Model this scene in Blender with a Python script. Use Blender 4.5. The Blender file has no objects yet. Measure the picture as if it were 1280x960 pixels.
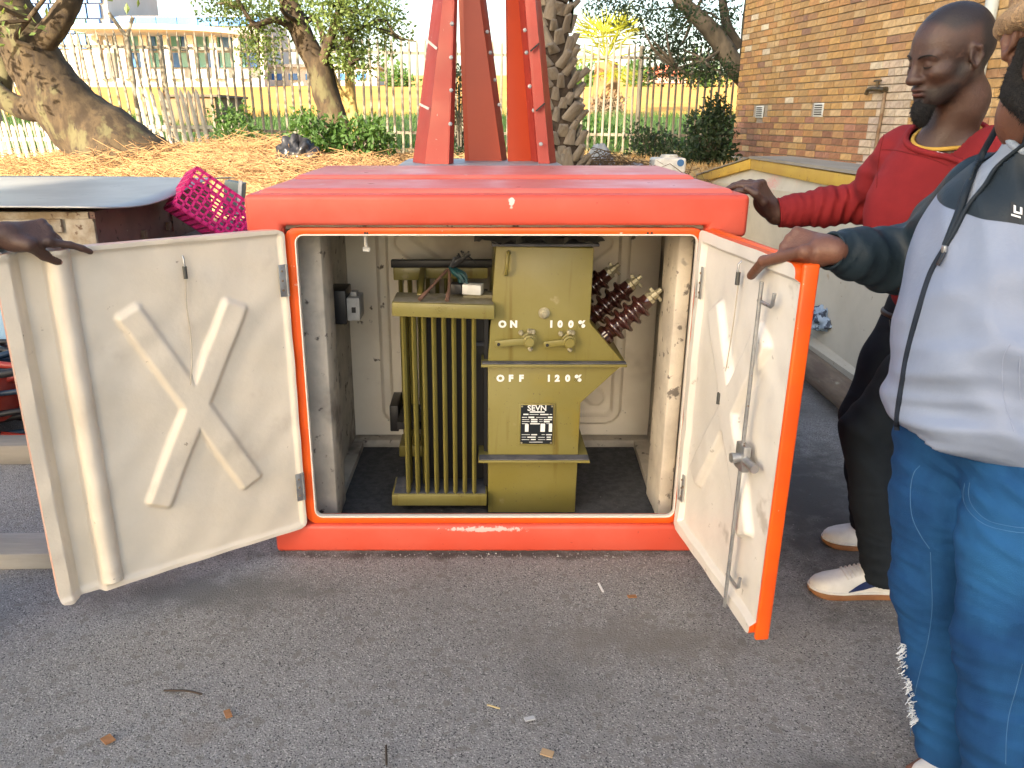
import bpy, bmesh, math, random
import numpy as np
from mathutils import Vector, Matrix
R = math.radians
random.seed(7); rng = np.random.default_rng(7)
S = bpy.context.scene
COL = S.collection
# ------------------------------------------------------------------ camera
CAM_H = 1.45; FPX = 990.0; PCX = 600.0; PCY = 480.0
PITCH = math.atan(335 / 990)
cam = bpy.data.cameras.new("camera"); cam.sensor_width = 36; cam.lens = FPX / 1280 * 36
cam.shift_x = (640 - PCX) / 1280; cam.clip_start = .05; cam.clip_end = 2000
co = bpy.data.objects.new("camera", cam); COL.objects.link(co)
co.location = (0, 0, CAM_H); co.rotation_euler = (math.pi / 2 - PITCH, 0, 0); S.camera = co
# ------------------------------------------------------------------ world, sun, exposure
SUN_EL = R(19); SUN_DIR = Vector((-.5, -.85, 0)).normalized()   # towards the sun, behind the camera on the left
W = bpy.data.worlds.new("World"); S.world = W; W.use_nodes = True
wn = W.node_tree.nodes; wl = W.node_tree.links
sky = wn.new("ShaderNodeTexSky"); sky.sky_type = 'NISHITA'; sky.sun_disc = False
sky.sun_elevation = SUN_EL; sky.sun_rotation = math.atan2(SUN_DIR.x, SUN_DIR.y)
sky.air_density = 1.0; sky.dust_density = 3.0; sky.ozone_density = 1.0
wn["Background"].inputs[1].default_value = .15
wl.new(sky.outputs[0], wn["Background"].inputs[0])
sun = bpy.data.lights.new("sun", 'SUN'); sun.energy = 5.0; sun.angle = R(.5); sun.color = (1, .87, .68)
so = bpy.data.objects.new("sun", sun); COL.objects.link(so)
so.rotation_euler = Vector((SUN_DIR.x * math.cos(SUN_EL), SUN_DIR.y * math.cos(SUN_EL), math.sin(SUN_EL))).to_track_quat('Z', 'Y').to_euler()
S.view_settings.view_transform = 'Standard'; S.view_settings.look = 'None'
S.view_settings.gamma = 1; S.view_settings.use_curve_mapping = False
S.view_settings.exposure = 1.85
S.view_settings.use_white_balance = True; S.view_settings.white_balance_temperature = 6800; S.view_settings.white_balance_tint = 10
S.cycles.use_denoising = True
S.cycles.max_bounces = 8

# ------------------------------------------------------------------ helpers
_c, _s = math.cos(PITCH), math.sin(PITCH)
def ray(px, py):
    u = (px - PCX) / FPX; v = (py - PCY) / FPX
    return Vector((u, _c - v * _s, -_s - v * _c))
def at(px, py, Y):
    r = ray(px, py); return Vector((0, 0, CAM_H)) + r * (Y / r.y)
def atz(px, py, z):
    r = ray(px, py); return Vector((0, 0, CAM_H)) + r * ((z - CAM_H) / r.z)
def proj(p):
    z = p[2] - CAM_H; d = p[1] * _c - z * _s
    return PCX + FPX * p[0] / d, PCY + FPX * (-(p[1] * _s) - z * _c) / d
WORLD = {}
def thing(name, label, cat, loc=(0, 0, 0), group=None):
    o = bpy.data.objects.new(name, None); COL.objects.link(o); o.location = loc
    o.empty_display_size = .1
    tag(o, label, cat, group); WORLD[o.name] = Matrix.Translation(loc)
    return o
def tag(o, label=None, cat=None, group=None, kind=None):
    if label: o["label"] = label
    if cat: o["category"] = cat
    if group: o["group"] = group
    if kind: o["kind"] = kind
    return o
def link(name, me, parent=None, M=None):
    o = bpy.data.objects.new(name, me); COL.objects.link(o)
    if parent is not None:
        o.parent = parent; o.matrix_parent_inverse = WORLD.get(parent.name, Matrix()).inverted()
    if M is not None:
        o.matrix_basis = M; WORLD[o.name] = M
    return o
def mesh(name, v, f, mats, smooth=None, fm=None):
    me = bpy.data.meshes.new(name)
    me.from_pydata([tuple(p) for p in v], [], [tuple(q) for q in f])
    for m in (mats if isinstance(mats, (list, tuple)) else [mats]): me.materials.append(m)
    if fm is not None: me.polygons.foreach_set("material_index", np.asarray(fm, dtype=np.int32))
    me.update()
    if smooth is not None:
        me.shade_smooth()
        if smooth < 180: me.set_sharp_from_angle(angle=R(smooth))
    return me
class G:
    """collects shapes of one part, in world coordinates"""
    def __init__(s): s.v = []; s.f = []; s.m = []
    def add(s, v, f, m=0):
        n = len(s.v); s.v += [Vector(p) for p in v]; s.f += [[i + n for i in q] for q in f]; s.m += [m] * len(f); return s
    def box(s, c, d, rot=None, m=0):
        x, y, z = d[0] / 2, d[1] / 2, d[2] / 2
        P = [Vector((a, b, e)) for a in (-x, x) for b in (-y, y) for e in (-z, z)]
        if rot is not None: P = [rot @ p for p in P]
        c = Vector(c)
        return s.add([p + c for p in P], [(0, 1, 3, 2), (4, 6, 7, 5), (0, 4, 5, 1), (2, 3, 7, 6), (0, 2, 6, 4), (1, 5, 7, 3)], m)
    def bb(s, x0, x1, y0, y1, z0, z1, m=0):
        return s.box(((x0 + x1) / 2, (y0 + y1) / 2, (z0 + z1) / 2), (x1 - x0, y1 - y0, z1 - z0), None, m)
    def bar(s, a, b, w, h, up=(0, 0, 1), m=0):
        a = Vector(a); b = Vector(b); d = b - a; L = d.length; d.normalize()
        u = Vector(up); side = d.cross(u)
        if side.length < 1e-4: side = d.cross(Vector((1, 0, 0)))
        side.normalize(); u = side.cross(d)
        rot = Matrix((d, side, u)).transposed()
        return s.box((a + b) / 2, (L, w, h), rot, m)
    def prism(s, poly, fn, m=0):
        """poly: 2D list; fn(u,v,t) with t in 0/1 -> 3D"""
        n = len(poly)
        v = [fn(p[0], p[1], 0) for p in poly] + [fn(p[0], p[1], 1) for p in poly]
        f = [list(range(n))[::-1], list(range(n, 2 * n))] + [[i, (i + 1) % n, n + (i + 1) % n, n + i] for i in range(n)]
        return s.add(v, f, m)
    def tube(s, path, r, n=8, m=0, flat=1.0, cap=True):
        P = [Vector(p) for p in path]; k = len(P)
        rr = r if isinstance(r, (list, tuple)) else [r] * k
        v = []; nx = None
        for i in range(k):
            t = (P[min(i + 1, k - 1)] - P[max(i - 1, 0)]).normalized()
            if nx is None:
                nx = t.cross(Vector((0, 0, 1)))
                if nx.length < .05: nx = t.cross(Vector((1, 0, 0)))
            nx = (nx - t * nx.dot(t)).normalized(); b = t.cross(nx)
            for j in range(n):
                a = 2 * math.pi * j / n; v.append(P[i] + (nx * math.cos(a) + b * math.sin(a) * flat) * rr[i])
        f = [[i * n + j, i * n + (j + 1) % n, (i + 1) * n + (j + 1) % n, (i + 1) * n + j] for i in range(k - 1) for j in range(n)]
        if cap: f += [list(range(n))[::-1], list(range((k - 1) * n, k * n))]
        return s.add(v, f, m)
    def lathe(s, prof, o, ax, n=16, m=0):
        """prof: list of (t along axis, radius)"""
        o = Vector(o); ax = Vector(ax).normalized()
        return s.tube([o + ax * t for t, _ in prof], [max(r, 1e-4) for _, r in prof], n, m)
    def grid(s, P, m=0, closed=False):
        nu = len(P); nv = len(P[0]); v = [p for row in P for p in row]
        f = [[i * nv + j, i * nv + j + 1, (i + 1) * nv + j + 1, (i + 1) * nv + j] for i in range(nu - 1) for j in range(nv - 1)]
        return s.add(v, f, m)
    def obj(s, name, mats, parent=None, smooth=None, bevel=0, seg=2):
        me = mesh(name, s.v, s.f, mats, None, s.m)
        bm = bmesh.new(); bm.from_mesh(me); bmesh.ops.recalc_face_normals(bm, faces=bm.faces)
        if bevel:
            ed = [e for e in bm.edges if len(e.link_faces) == 2 and e.calc_face_angle(0) > R(25)]
            bmesh.ops.bevel(bm, geom=ed, offset=bevel, segments=seg, profile=.5, affect='EDGES', clamp_overlap=True)
        bm.to_mesh(me); bm.free()
        if smooth is not None or bevel:
            me.shade_smooth(); me.set_sharp_from_angle(angle=R(smooth or 35))
        return link(name, me, parent)
def curve(pts, n=8):
    """Catmull-Rom through pts"""
    P = [Vector(p) for p in pts]; P = [P[0] * 2 - P[1]] + P + [P[-1] * 2 - P[-2]]; out = []
    for i in range(1, len(P) - 2):
        for k in range(n):
            t = k / n; a, b, c, d = P[i - 1:i + 3]
            out.append(.5 * ((2 * b) + (c - a) * t + (2 * a - 5 * b + 4 * c - d) * t * t + (3 * b - a - 3 * c + d) * t ** 3))
    out.append(P[-2]); return out
def smoothstep(a, b, x):
    t = np.clip((x - a) / (b - a), 0, 1); return t * t * (3 - 2 * t)
# ------------------------------------------------------------------ materials
def mat(name, c1, c2=None, scale=4, lo=.35, hi=.65, rough=.6, metal=0, bump=0, bscale=60, spots=None, rvar=0, coat=0, detail=6, spec=.5, extra=None, stretch=None):
    m = bpy.data.materials.new(name); m.use_nodes = True; t = m.node_tree; N = t.nodes; L = t.links
    b = N["Principled BSDF"]; b.inputs["Roughness"].default_value = rough; b.inputs["Metallic"].default_value = metal
    b.inputs["Specular IOR Level"].default_value = spec
    if coat: b.inputs["Coat Weight"].default_value = coat; b.inputs["Coat Roughness"].default_value = .15
    tc = N.new("ShaderNodeTexCoord"); vec = tc.outputs["Object"]
    if stretch:
        mp = N.new("ShaderNodeMapping"); mp.inputs["Scale"].default_value = stretch; L.new(vec, mp.inputs[0]); vec = mp.outputs[0]
    def noise(sc, det=detail):
        n = N.new("ShaderNodeTexNoise"); n.inputs["Scale"].default_value = sc; n.inputs["Detail"].default_value = det; n.inputs["Roughness"].default_value = .6
        L.new(vec, n.inputs["Vector"]); return n.outputs["Fac"]
    def ramp(fac, a, z):
        r = N.new("ShaderNodeMapRange"); r.inputs["From Min"].default_value = a; r.inputs["From Max"].default_value = z; r.interpolation_type = 'SMOOTHSTEP'
        L.new(fac, r.inputs["Value"]); return r.outputs["Result"]
    def mix(fac, a, z):
        x = N.new("ShaderNodeMix"); x.data_type = 'RGBA'
        for k, q in ((6, a), (7, z)):
            if hasattr(q, "links") or isinstance(q, bpy.types.NodeSocket): L.new(q, x.inputs[k])
            else: x.inputs[k].default_value = (*q, 1)
        L.new(fac, x.inputs[0]); return x.outputs[2]
    rgb = N.new("ShaderNodeRGB"); rgb.outputs[0].default_value = (*c1, 1); col = rgb.outputs[0]
    if c2 is not None: col = mix(ramp(noise(scale), lo, hi), col, c2)
    for sp in (spots or []):                                   # (scale, lo, hi, colour)
        col = mix(ramp(noise(sp[0], 4), sp[1], sp[2]), col, sp[3])
    if extra: col = extra(N, L, tc, col, noise, ramp, mix)
    L.new(col, b.inputs["Base Color"])
    if rvar:
        r = N.new("ShaderNodeMapRange"); r.inputs["To Min"].default_value = max(rough - rvar, .02); r.inputs["To Max"].default_value = min(rough + rvar, 1)
        r.inputs["From Min"].default_value = .3; r.inputs["From Max"].default_value = .7
        L.new(noise(scale * 2.3), r.inputs["Value"]); L.new(r.outputs["Result"], b.inputs["Roughness"])
    if bump:
        bp = N.new("ShaderNodeBump"); bp.inputs["Strength"].default_value = bump; bp.inputs["Distance"].default_value = .01
        L.new(noise(bscale), bp.inputs["Height"]); L.new(bp.outputs[0], b.inputs["Normal"])
    return m
MT = {}
MT['asphalt'] = None
# ------------------------------------------------------------------ setting: terrain
def terr(x, y):
    """height of the ground behind the yard: a bank up to the fence, then a verge and a rising field"""
    x = np.asarray(x, float); y = np.asarray(y, float)
    z = .80 * smoothstep(5.9, 8.2, y)
    z = z + .62 * smoothstep(15.5, 24, y) + np.clip(y - 26, 0, None) * .047 * smoothstep(26, 34, y)
    z = z + (.05 * np.sin(x * 1.1 + .6) * np.cos(y * .9) + .03 * np.sin(x * 2.7 + y * 1.9)) * smoothstep(7, 9, y) * (1 - smoothstep(17, 22, y))
    return z
def sheet(name, x0, x1, y0, y1, nx, ny, m, dz=0, power=1):
    ys = y0 + (y1 - y0) * np.linspace(0, 1, ny) ** power; xs = np.linspace(x0, x1, nx)
    X, Y = np.meshgrid(xs, ys, indexing='ij'); Z = terr(X, Y) + dz
    g = G(); g.grid([[(X[i, j], Y[i, j], Z[i, j]) for j in range(ny)] for i in range(nx)])
    o = g.obj(name, m, smooth=60); tag(o, kind='structure'); return o
def scuffs(pts, ns=70):
    """scrapes and stains of known place and size"""
    def ex(N, L, tc, col, noise, ramp, mix):
        for (x, y, z, rx, ry, rz, c, th) in pts:
            mp = N.new("ShaderNodeMapping"); mp.vector_type = 'POINT'
            mp.inputs["Location"].default_value = (-x / rx, -y / ry, -z / rz); mp.inputs["Scale"].default_value = (1 / rx, 1 / ry, 1 / rz)
            L.new(tc.outputs["Object"], mp.inputs[0])
            ln = N.new("ShaderNodeVectorMath"); ln.operation = 'LENGTH'; L.new(mp.outputs[0], ln.inputs[0])
            ad = N.new("ShaderNodeMath"); ad.operation = 'MULTIPLY_ADD'; L.new(noise(ns, 5), ad.inputs[0]); ad.inputs[1].default_value = 2.4; L.new(ln.outputs["Value"], ad.inputs[2])
            w = .15 if ns > 20 else .6
            col = mix(ramp(ad.outputs[0], th + w, th - w), col, c)
        return col
    return ex
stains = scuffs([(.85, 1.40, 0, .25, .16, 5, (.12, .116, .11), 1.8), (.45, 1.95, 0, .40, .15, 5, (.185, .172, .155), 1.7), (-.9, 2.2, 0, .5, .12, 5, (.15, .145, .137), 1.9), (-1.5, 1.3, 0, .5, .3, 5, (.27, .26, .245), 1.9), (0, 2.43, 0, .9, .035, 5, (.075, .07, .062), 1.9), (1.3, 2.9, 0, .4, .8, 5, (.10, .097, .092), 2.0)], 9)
def asphalt():
    def ex(N, L, tc, col, noise, ramp, mix):
        v = N.new("ShaderNodeTexVoronoi"); v.inputs["Scale"].default_value = 300; L.new(tc.outputs["Object"], v.inputs["Vector"])
        sep = N.new("ShaderNodeSeparateColor"); L.new(v.outputs["Color"], sep.inputs[0])
        col = mix(ramp(sep.outputs[0], .80, .97), col, (.42, .405, .38))
        col = mix(ramp(sep.outputs[1], .80, .98), col, (.065, .065, .066))
        col = mix(ramp(sep.outputs[2], .965, .985), col, (.42, .41, .40))
        v2 = N.new("ShaderNodeTexVoronoi"); v2.inputs["Scale"].default_value = 60; L.new(tc.outputs["Object"], v2.inputs["Vector"])
        s2 = N.new("ShaderNodeSeparateColor"); L.new(v2.outputs["Color"], s2.inputs[0])
        col = mix(ramp(s2.outputs[0], .90, .97), col, (.2, .19, .175))
        col = mix(ramp(noise(.8, 9), .50, .72), col, (.125, .12, .112))
        col = mix(ramp(noise(.55, 6), .54, .66), col, (.29, .28, .265))
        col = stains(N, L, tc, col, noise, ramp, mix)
        col = mix(ramp(noise(2.3, 8), .60, .75), col, (.19, .165, .14))
        return col
    m = mat('asphalt', (.215, .210, .202), (.275, .269, .259), scale=1.6, lo=.3, hi=.7, rough=.9, bump=.9, bscale=170, extra=ex, spec=.3)
    return m
MT['asphalt'] = asphalt()
MT['dry'] = mat('dry_soil', (.40, .27, .11), (.52, .37, .16), scale=1.7, rough=.95, bump=.6, bscale=25, spots=[(6, .55, .7, (.20, .12, .06)), (22, .56, .66, (.50, .37, .19)), (.9, .56, .68, (.16, .15, .04))])
MT['grass'] = mat('verge_grass', (.035, .085, .018), (.075, .13, .03), scale=3, rough=.95, bump=.7, bscale=40, spots=[(1.2, .56, .7, (.16, .15, .05))])
MT['field'] = mat('dry_field', (.56, .27, .035), (.62, .33, .06), scale=.5, rough=1, bump=.5, bscale=6, spots=[(.15, .5, .65, (.50, .22, .03))])
MT['road'] = mat('far_road', (.12, .12, .125), (.17, .17, .17), scale=2, rough=.9)
yard = G().grid([[(-60, -60, 0), (-60, 6.6, 0)], [(14, -60, 0), (14, 6.6, 0)]]).obj('yard', MT['asphalt']); tag(yard, kind='structure')
sheet('bank', -40, 40, 6.0, 16.2, 90, 60, MT['dry'], -.004)
sheet('verge', -60, 60, 16.2, 24.4, 60, 20, MT['grass'])
sheet('road', -80, 80, 24.4, 26.6, 20, 4, MT['road'])
sheet('field', -400, 400, 26.6, 700, 20, 30, MT['field'], power=2)

# ------------------------------------------------------------------ tall unseen block added behind the camera to cast shade over the yard
MT['plaster'] = mat('pale_plaster', (.55, .52, .47), (.48, .45, .40), scale=.6, rough=.9)
MT['darkglass'] = mat('dark_glass', (.03, .04, .05), rough=.08, spec=.8)
XB = -27.0
blk = thing('added_shade_block', 'unseen pale plaster tower added far behind the yard to shade it', 'building', (-20, -41, 0))
G().bb(XB, -12, -47, -35, 0, 24).obj('wall', MT['plaster'], blk)
G().bb(XB - .2, -11.8, -47.2, -34.8, 24, 24.5).obj('roof', MT['plaster'], blk)
wv = None
for fl in range(7):
    for k in range(4):
        x = XB + 2 + k * 3.7; z = 1.1 + fl * 3.2
        if wv is None: wv = G().bb(-1, 1, -.03, .04, 0, 1.6).obj('window', MT['darkglass'], blk).data; w = COL.objects[-1]
        else: w = link('window', wv, blk)
        w.location = (x, -34.98, z)

# ------------------------------------------------------------------ brick building on the right
def brickmat(name, obj_colour):
    def ex(N, L, tc, col, noise, ramp, mix):
        if obj_colour: a = N.new("ShaderNodeObjectInfo").outputs["Color"]
        else:
            n = N.new("ShaderNodeAttribute"); n.attribute_name = "Col"; a = n.outputs["Color"]
        x = N.new("ShaderNodeMix"); x.data_type = 'RGBA'; x.blend_type = 'MULTIPLY'; x.inputs[0].default_value = 1
        L.new(a, x.inputs[6]); L.new(col, x.inputs[7]); return x.outputs[2]
    return mat(name, (1, 1, 1), (.72, .70, .68), scale=22, rough=.85, bump=.5, bscale=120, extra=ex)
MT['brick'] = brickmat('face_brick', True); MT['brickv'] = brickmat('face_brick_far', False)
MT['mortar'] = mat('mortar', (.34, .31, .26), (.26, .23, .19), scale=30, rough=.95, bump=.4, bscale=200)
MT['plinth'] = mat('plinth_concrete', (.40, .39, .36), (.30, .29, .27), scale=4, rough=.9)
MT['roofsheet'] = mat('roof_sheet', (.2, .2, .2), rough=.6)
BC = Vector((3.94, 12.9, 0)); BD = Vector((.1329, -.9911, 0)); BN = Vector((-.9911, -.1329, 0))   # corner, along the wall towards the camera, out of the wall
def bw(u, out, z): return BC + BD * u + BN * out + Vector((0, 0, z))
BZ0 = .865; BH = .0825; BL = .232
bld = thing('brick_building', 'tan face brick building in shade behind the yellow rimmed skip', 'building', BC)
rotb = Matrix((BD, -BN, Vector((0, 0, 1)))).transposed()
LW = 17.0
wall = G().prism([(0, 0), (LW, 0), (LW, 4.6), (0, 4.6)], lambda u, v, t: bw(u, -.012 - 5 * t, v)).obj('wall', MT['mortar'], bld)
G().prism([(-.03, 0), (LW, 0), (LW, BZ0 - .004), (-.03, BZ0 - .004)], lambda u, v, t: bw(u, .02 - .3 * t, v)).obj('plinth', MT['plinth'], wall)
G().prism([(-.5, 4.62), (LW, 4.62), (LW, 4.75), (-.5, 4.75)], lambda u, v, t: bw(u, .5 - 6 * t, v)).obj('roof', MT['roofsheet'], bld)
pal = [(.46, .30, .135), (.50, .34, .165), (.43, .27, .115), (.40, .26, .13), (.53, .39, .22), (.47, .27, .12), (.37, .22, .12), (.50, .32, .13)]
low = [(.33, .17, .10), (.36, .19, .11), (.27, .14, .09), (.44, .27, .14), (.40, .22, .12), (.34, .18, .13)]
def brick_colour(u, z):
    r = random.random()
    if z < 1.50 + .1 * math.sin(u * 2) and r < (1.65 - z) * 1.3: c = random.choice(low)
    elif r < .025: c = (.62, .56, .44)
    elif r > .975: c = (.28, .17, .12)
    else: c = random.choice(pal)
    tapu = 3.75                                                     # limewash-stained patch below the tap
    if z < 2.0 and abs(u - tapu - .05 * (2 - z)) < .28 + .28 * (2 - z) + random.uniform(-.1, .1): c = tuple(.35 * a + .65 * b for a, b in zip(c, (.52, .50, .46)))
    k = random.uniform(.88, 1.1); return tuple(a * k for a in c)
def vent_hit(u, z):
    return any(abs(u - vu) < .15 and vz - .09 < z < vz + .13 for vu, vz in VENTS)
VENTS = [(.81, 1.44), (2.40, 1.455)]
bricks = []
ncourse = int((4.55 - BZ0) / BH)
for r in range(ncourse):
    z = BZ0 + r * BH; u = 0; k = 0
    while u < 9.5:
        Lb = BL
        if u == 0 and r % 2: Lb = BL / 2
        elif random.random() < .10: Lb = BL / 2
        if not vent_hit(u + Lb / 2, z): bricks.append((u, z, Lb))
        u += Lb
def vis(b):
    p = proj(bw(b[0] + b[2] / 2, 0, b[1] + .035)); return 915 < p[0] < 1150 and 0 < p[1] < 204
front = sorted([b for b in bricks if vis(b)], key=lambda b: -b[0])[:300]; fs = set(front)
unit = {}
for Lb in (BL, BL / 2):
    g = G(); g.box((0, 0, 0), (Lb - .010, .03, BH - .011)); o = g.obj('brick', MT['brick'], bevel=.003, seg=1); unit[Lb] = o.data; bpy.data.objects.remove(o)
for (u, z, Lb) in front:
    M = Matrix.Translation(bw(u + Lb / 2, -.005 + random.uniform(-.0025, .0025), z + BH / 2)) @ rotb.to_4x4()
    o = link('brick', unit[Lb], wall, M); o.color = (*brick_colour(u, z), 1)
g = G(); cols = []
for (u, z, Lb) in bricks:
    if (u, z, Lb) in fs: continue
    g.box(bw(u + Lb / 2, -.005 + random.uniform(-.0025, .0025), z + BH / 2), (Lb - .010, .03, BH - .011), rotb); cols += [brick_colour(u, z)] * 6
o = g.obj('brickwork', MT['brickv'], wall); tag(o, kind='stuff')
ca = o.data.color_attributes.new("Col", 'FLOAT_COLOR', 'CORNER')
ca.data.foreach_set("color", np.repeat(np.array([(*c, 1) for c in cols], np.float32), 4, axis=0).ravel())
# the nearer end of the wall, out of the picture: mortar wall carries on
MT['ventwhite'] = mat('vent_plastic', (.55, .58, .58), rough=.5); MT['black'] = mat('black_matt', (.012, .012, .013), rough=.7)
for vu, vz in VENTS:
    v = G().prism([(-.115, -.015), (.115, -.015), (.115, .15), (-.115, .15)], lambda u, w, t: bw(vu + u, .002 + .014 * t, vz + w)).obj('air_vent', MT['ventwhite'], bld, bevel=.004)
    for k in range(5):
        G().prism([(-.085, .008 + k * .027), (.085, .008 + k * .027), (.085, .021 + k * .027), (-.085, .021 + k * .027)], lambda u, w, t: bw(vu + u, .0165 + .004 * t, vz + w)).obj('vent_slot', MT['black'], v)
MT['brass'] = mat('old_brass', (.13, .10, .06), (.07, .065, .05), scale=30, rough=.5, metal=.7)
MT['rustpipe'] = mat('rusty_pipe', (.14, .085, .05), (.22, .17, .12), scale=14, rough=.8)
TU = 3.74; TZ = 1.72
tap = G().tube([bw(TU, .0, TZ), bw(TU, .05, TZ)], .035, 10).tube(curve([bw(TU + .02, .05, TZ), bw(TU - .10, .06, TZ + .01), bw(TU - .24, .07, TZ + .01), bw(TU - .28, .07, TZ - .04)]), [.026] * 16 + [.022] * 9, 8).obj('tap', MT['brass'], bld, smooth=50)
G().lathe([(0, .013), (.05, .013), (.055, .02), (.07, .02)], bw(TU - .11, .06, TZ + .02), (0, 0, 1), 8).tube([bw(TU - .17, .06, TZ + .095), bw(TU - .05, .06, TZ + .095)], .012, 6).obj('tap_handle', MT['brass'], tap, smooth=50)
G().tube(curve([bw(TU, .03, TZ), bw(TU + .005, .03, 1.5), bw(TU - .01, .03, 1.2), bw(TU, .03, .9)]), .02, 8).obj('water_pipe', MT['rustpipe'], bld, smooth=60)
G().tube(curve([bw(5.16, .06, 4.6), bw(5.16, .06, 2.5), bw(5.16, .06, .3)]), .055, 12).obj('downpipe', mat('downpipe_paint', (.45, .52, .55), rough=.5), bld, smooth=60)
# ------------------------------------------------------------------ red fibreglass kiosk
RED = (.57, .072, .040)
MT['gel'] = mat('red_gelcoat', RED, (.59, .110, .072), scale=2.2, lo=.4, hi=.75, rough=.42, rvar=.08, bump=.08, bscale=14, spots=[(55, .68, .74, (.42, .05, .03))],
    extra=scuffs([(.095, 2.44, 1.205, .012, .08, .025, (.62, .55, .50), 1.75), (.115, 2.44, 1.105, .035, .05, .006, (.60, .50, .44), 1.7), (.62, 2.44, 1.115, .01, .05, .008, (.25, .04, .03), 1.7), (.02, 2.44, .09, .16, .06, .011, (.70, .40, .36), 1.9), (.02, 2.6, 1.24, .10, .02, .03, (.68, .45, .42), 1.8), (.55, 2.7, 1.24, .05, .02, .03, (.68, .45, .42), 1.7)]))
MT['geltop'] = mat('faded_red_gelcoat', (.62, .105, .070), (.62, .14, .11), scale=2.5, rough=.36, rvar=.1, bump=.06, bscale=18, spots=[(9, .66, .74, (.64, .30, .25))], stretch=(1, 1, 1))
MT['orange'] = mat('orange_gelcoat', (.80, .110, .008), (.72, .085, .010), scale=5, rough=.35, spots=[(45, .69, .74, (.75, .55, .45))])
MT['cream'] = mat('cream_fibreglass', (.70, .625, .51), (.63, .56, .45), scale=3.5, rough=.5, rvar=.1, bump=.18, bscale=22, spots=[(30, .70, .75, (.34, .28, .21)), (5, .60, .78, (.56, .48, .38)), (2, .58, .75, (.60, .53, .43))])
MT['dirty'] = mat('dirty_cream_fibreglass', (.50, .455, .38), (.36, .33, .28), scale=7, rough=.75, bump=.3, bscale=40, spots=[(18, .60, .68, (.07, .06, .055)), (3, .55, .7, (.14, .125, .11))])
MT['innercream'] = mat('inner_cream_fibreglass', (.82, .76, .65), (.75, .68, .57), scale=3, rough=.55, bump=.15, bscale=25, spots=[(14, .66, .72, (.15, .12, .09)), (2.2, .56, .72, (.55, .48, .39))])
MT['felt'] = mat('dark_floor', (.045, .047, .05), (.075, .076, .078), scale=40, rough=.95, bump=.6, bscale=160, spots=[(70, .68, .73, (.25, .24, .22))])
MT['steel'] = mat('galvanised_steel', (.42, .43, .44), (.30, .31, .32), scale=25, rough=.42, metal=.8, spots=[(30, .62, .7, (.24, .14, .08))])
MT['blackbox'] = mat('black_plastic', (.012, .012, .014), rough=.45)
MT['greybox'] = mat('grey_plastic', (.42, .42, .41), (.30, .30, .30), scale=20, rough=.5)
MT['whiteplastic'] = mat('white_plastic', (.62, .62, .60), (.5, .5, .47), scale=15, rough=.45)
FY = 2.456
kio = thing('fibreglass_kiosk', 'red fibreglass substation kiosk with both cream lined doors swung open', 'kiosk', (.05, 2.95, 0))
KX0, KX1, KY1 = -.714, .816, 3.50
# base skirt: front beam etc.
g = G(); g.bb(KX0, KX1, FY - .012, FY + .09, 0, .104)
base = g.obj('base', MT['gel'], kio, bevel=.014, seg=3)
for nm, q in (('base_side', (KX0 + .005, KX0 + .04, FY + .09, KY1)), ('base_side', (KX1 - .035, KX1 - .005, FY + .09, KY1))):
    G().bb(q[0], q[1], q[2], q[3], 0, .10).obj(nm, MT['gel'], base, bevel=.008)
# outer walls with inner lining
def quadprism(g, pts, off, m=0):
    n = len(pts); off = Vector(off)
    return g.add([Vector(p) for p in pts] + [Vector(p) + off for p in pts], [list(range(n)), list(range(n, 2 * n))[::-1]] + [[i, (i + 1) % n, n + (i + 1) % n, n + i] for i in range(n)], m)
G().bb(KX0 + .012, KX0 + .03, FY + .03, KY1 - .02, .10, 1.12).obj('side_wall', MT['gel'], kio)
G().bb(KX1 - .03, KX1 - .012, FY + .03, KY1 - .02, .10, 1.12).obj('side_wall', MT['gel'], kio)
G().bb(KX0 + .012, KX1 - .012, KY1 - .04, KY1 - .02, .10, 1.12).obj('rear_wall', MT['gel'], kio)
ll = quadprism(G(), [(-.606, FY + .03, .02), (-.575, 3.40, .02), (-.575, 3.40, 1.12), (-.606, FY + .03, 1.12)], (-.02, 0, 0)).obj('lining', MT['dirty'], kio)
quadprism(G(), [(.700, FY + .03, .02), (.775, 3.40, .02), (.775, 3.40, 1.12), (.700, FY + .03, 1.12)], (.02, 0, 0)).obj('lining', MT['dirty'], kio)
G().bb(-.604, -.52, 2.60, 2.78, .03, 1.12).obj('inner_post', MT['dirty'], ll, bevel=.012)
G().bb(.655, .708, 2.62, 2.83, .03, 1.12).obj('inner_post', mat('mottled_cream', (.62, .56, .46), (.46, .41, .34), scale=6, rough=.7, bump=.25, bscale=40, spots=[(22, .60, .68, (.16, .14, .12)), (8, .62, .7, (.34, .31, .27))]), kio, bevel=.012)
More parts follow.
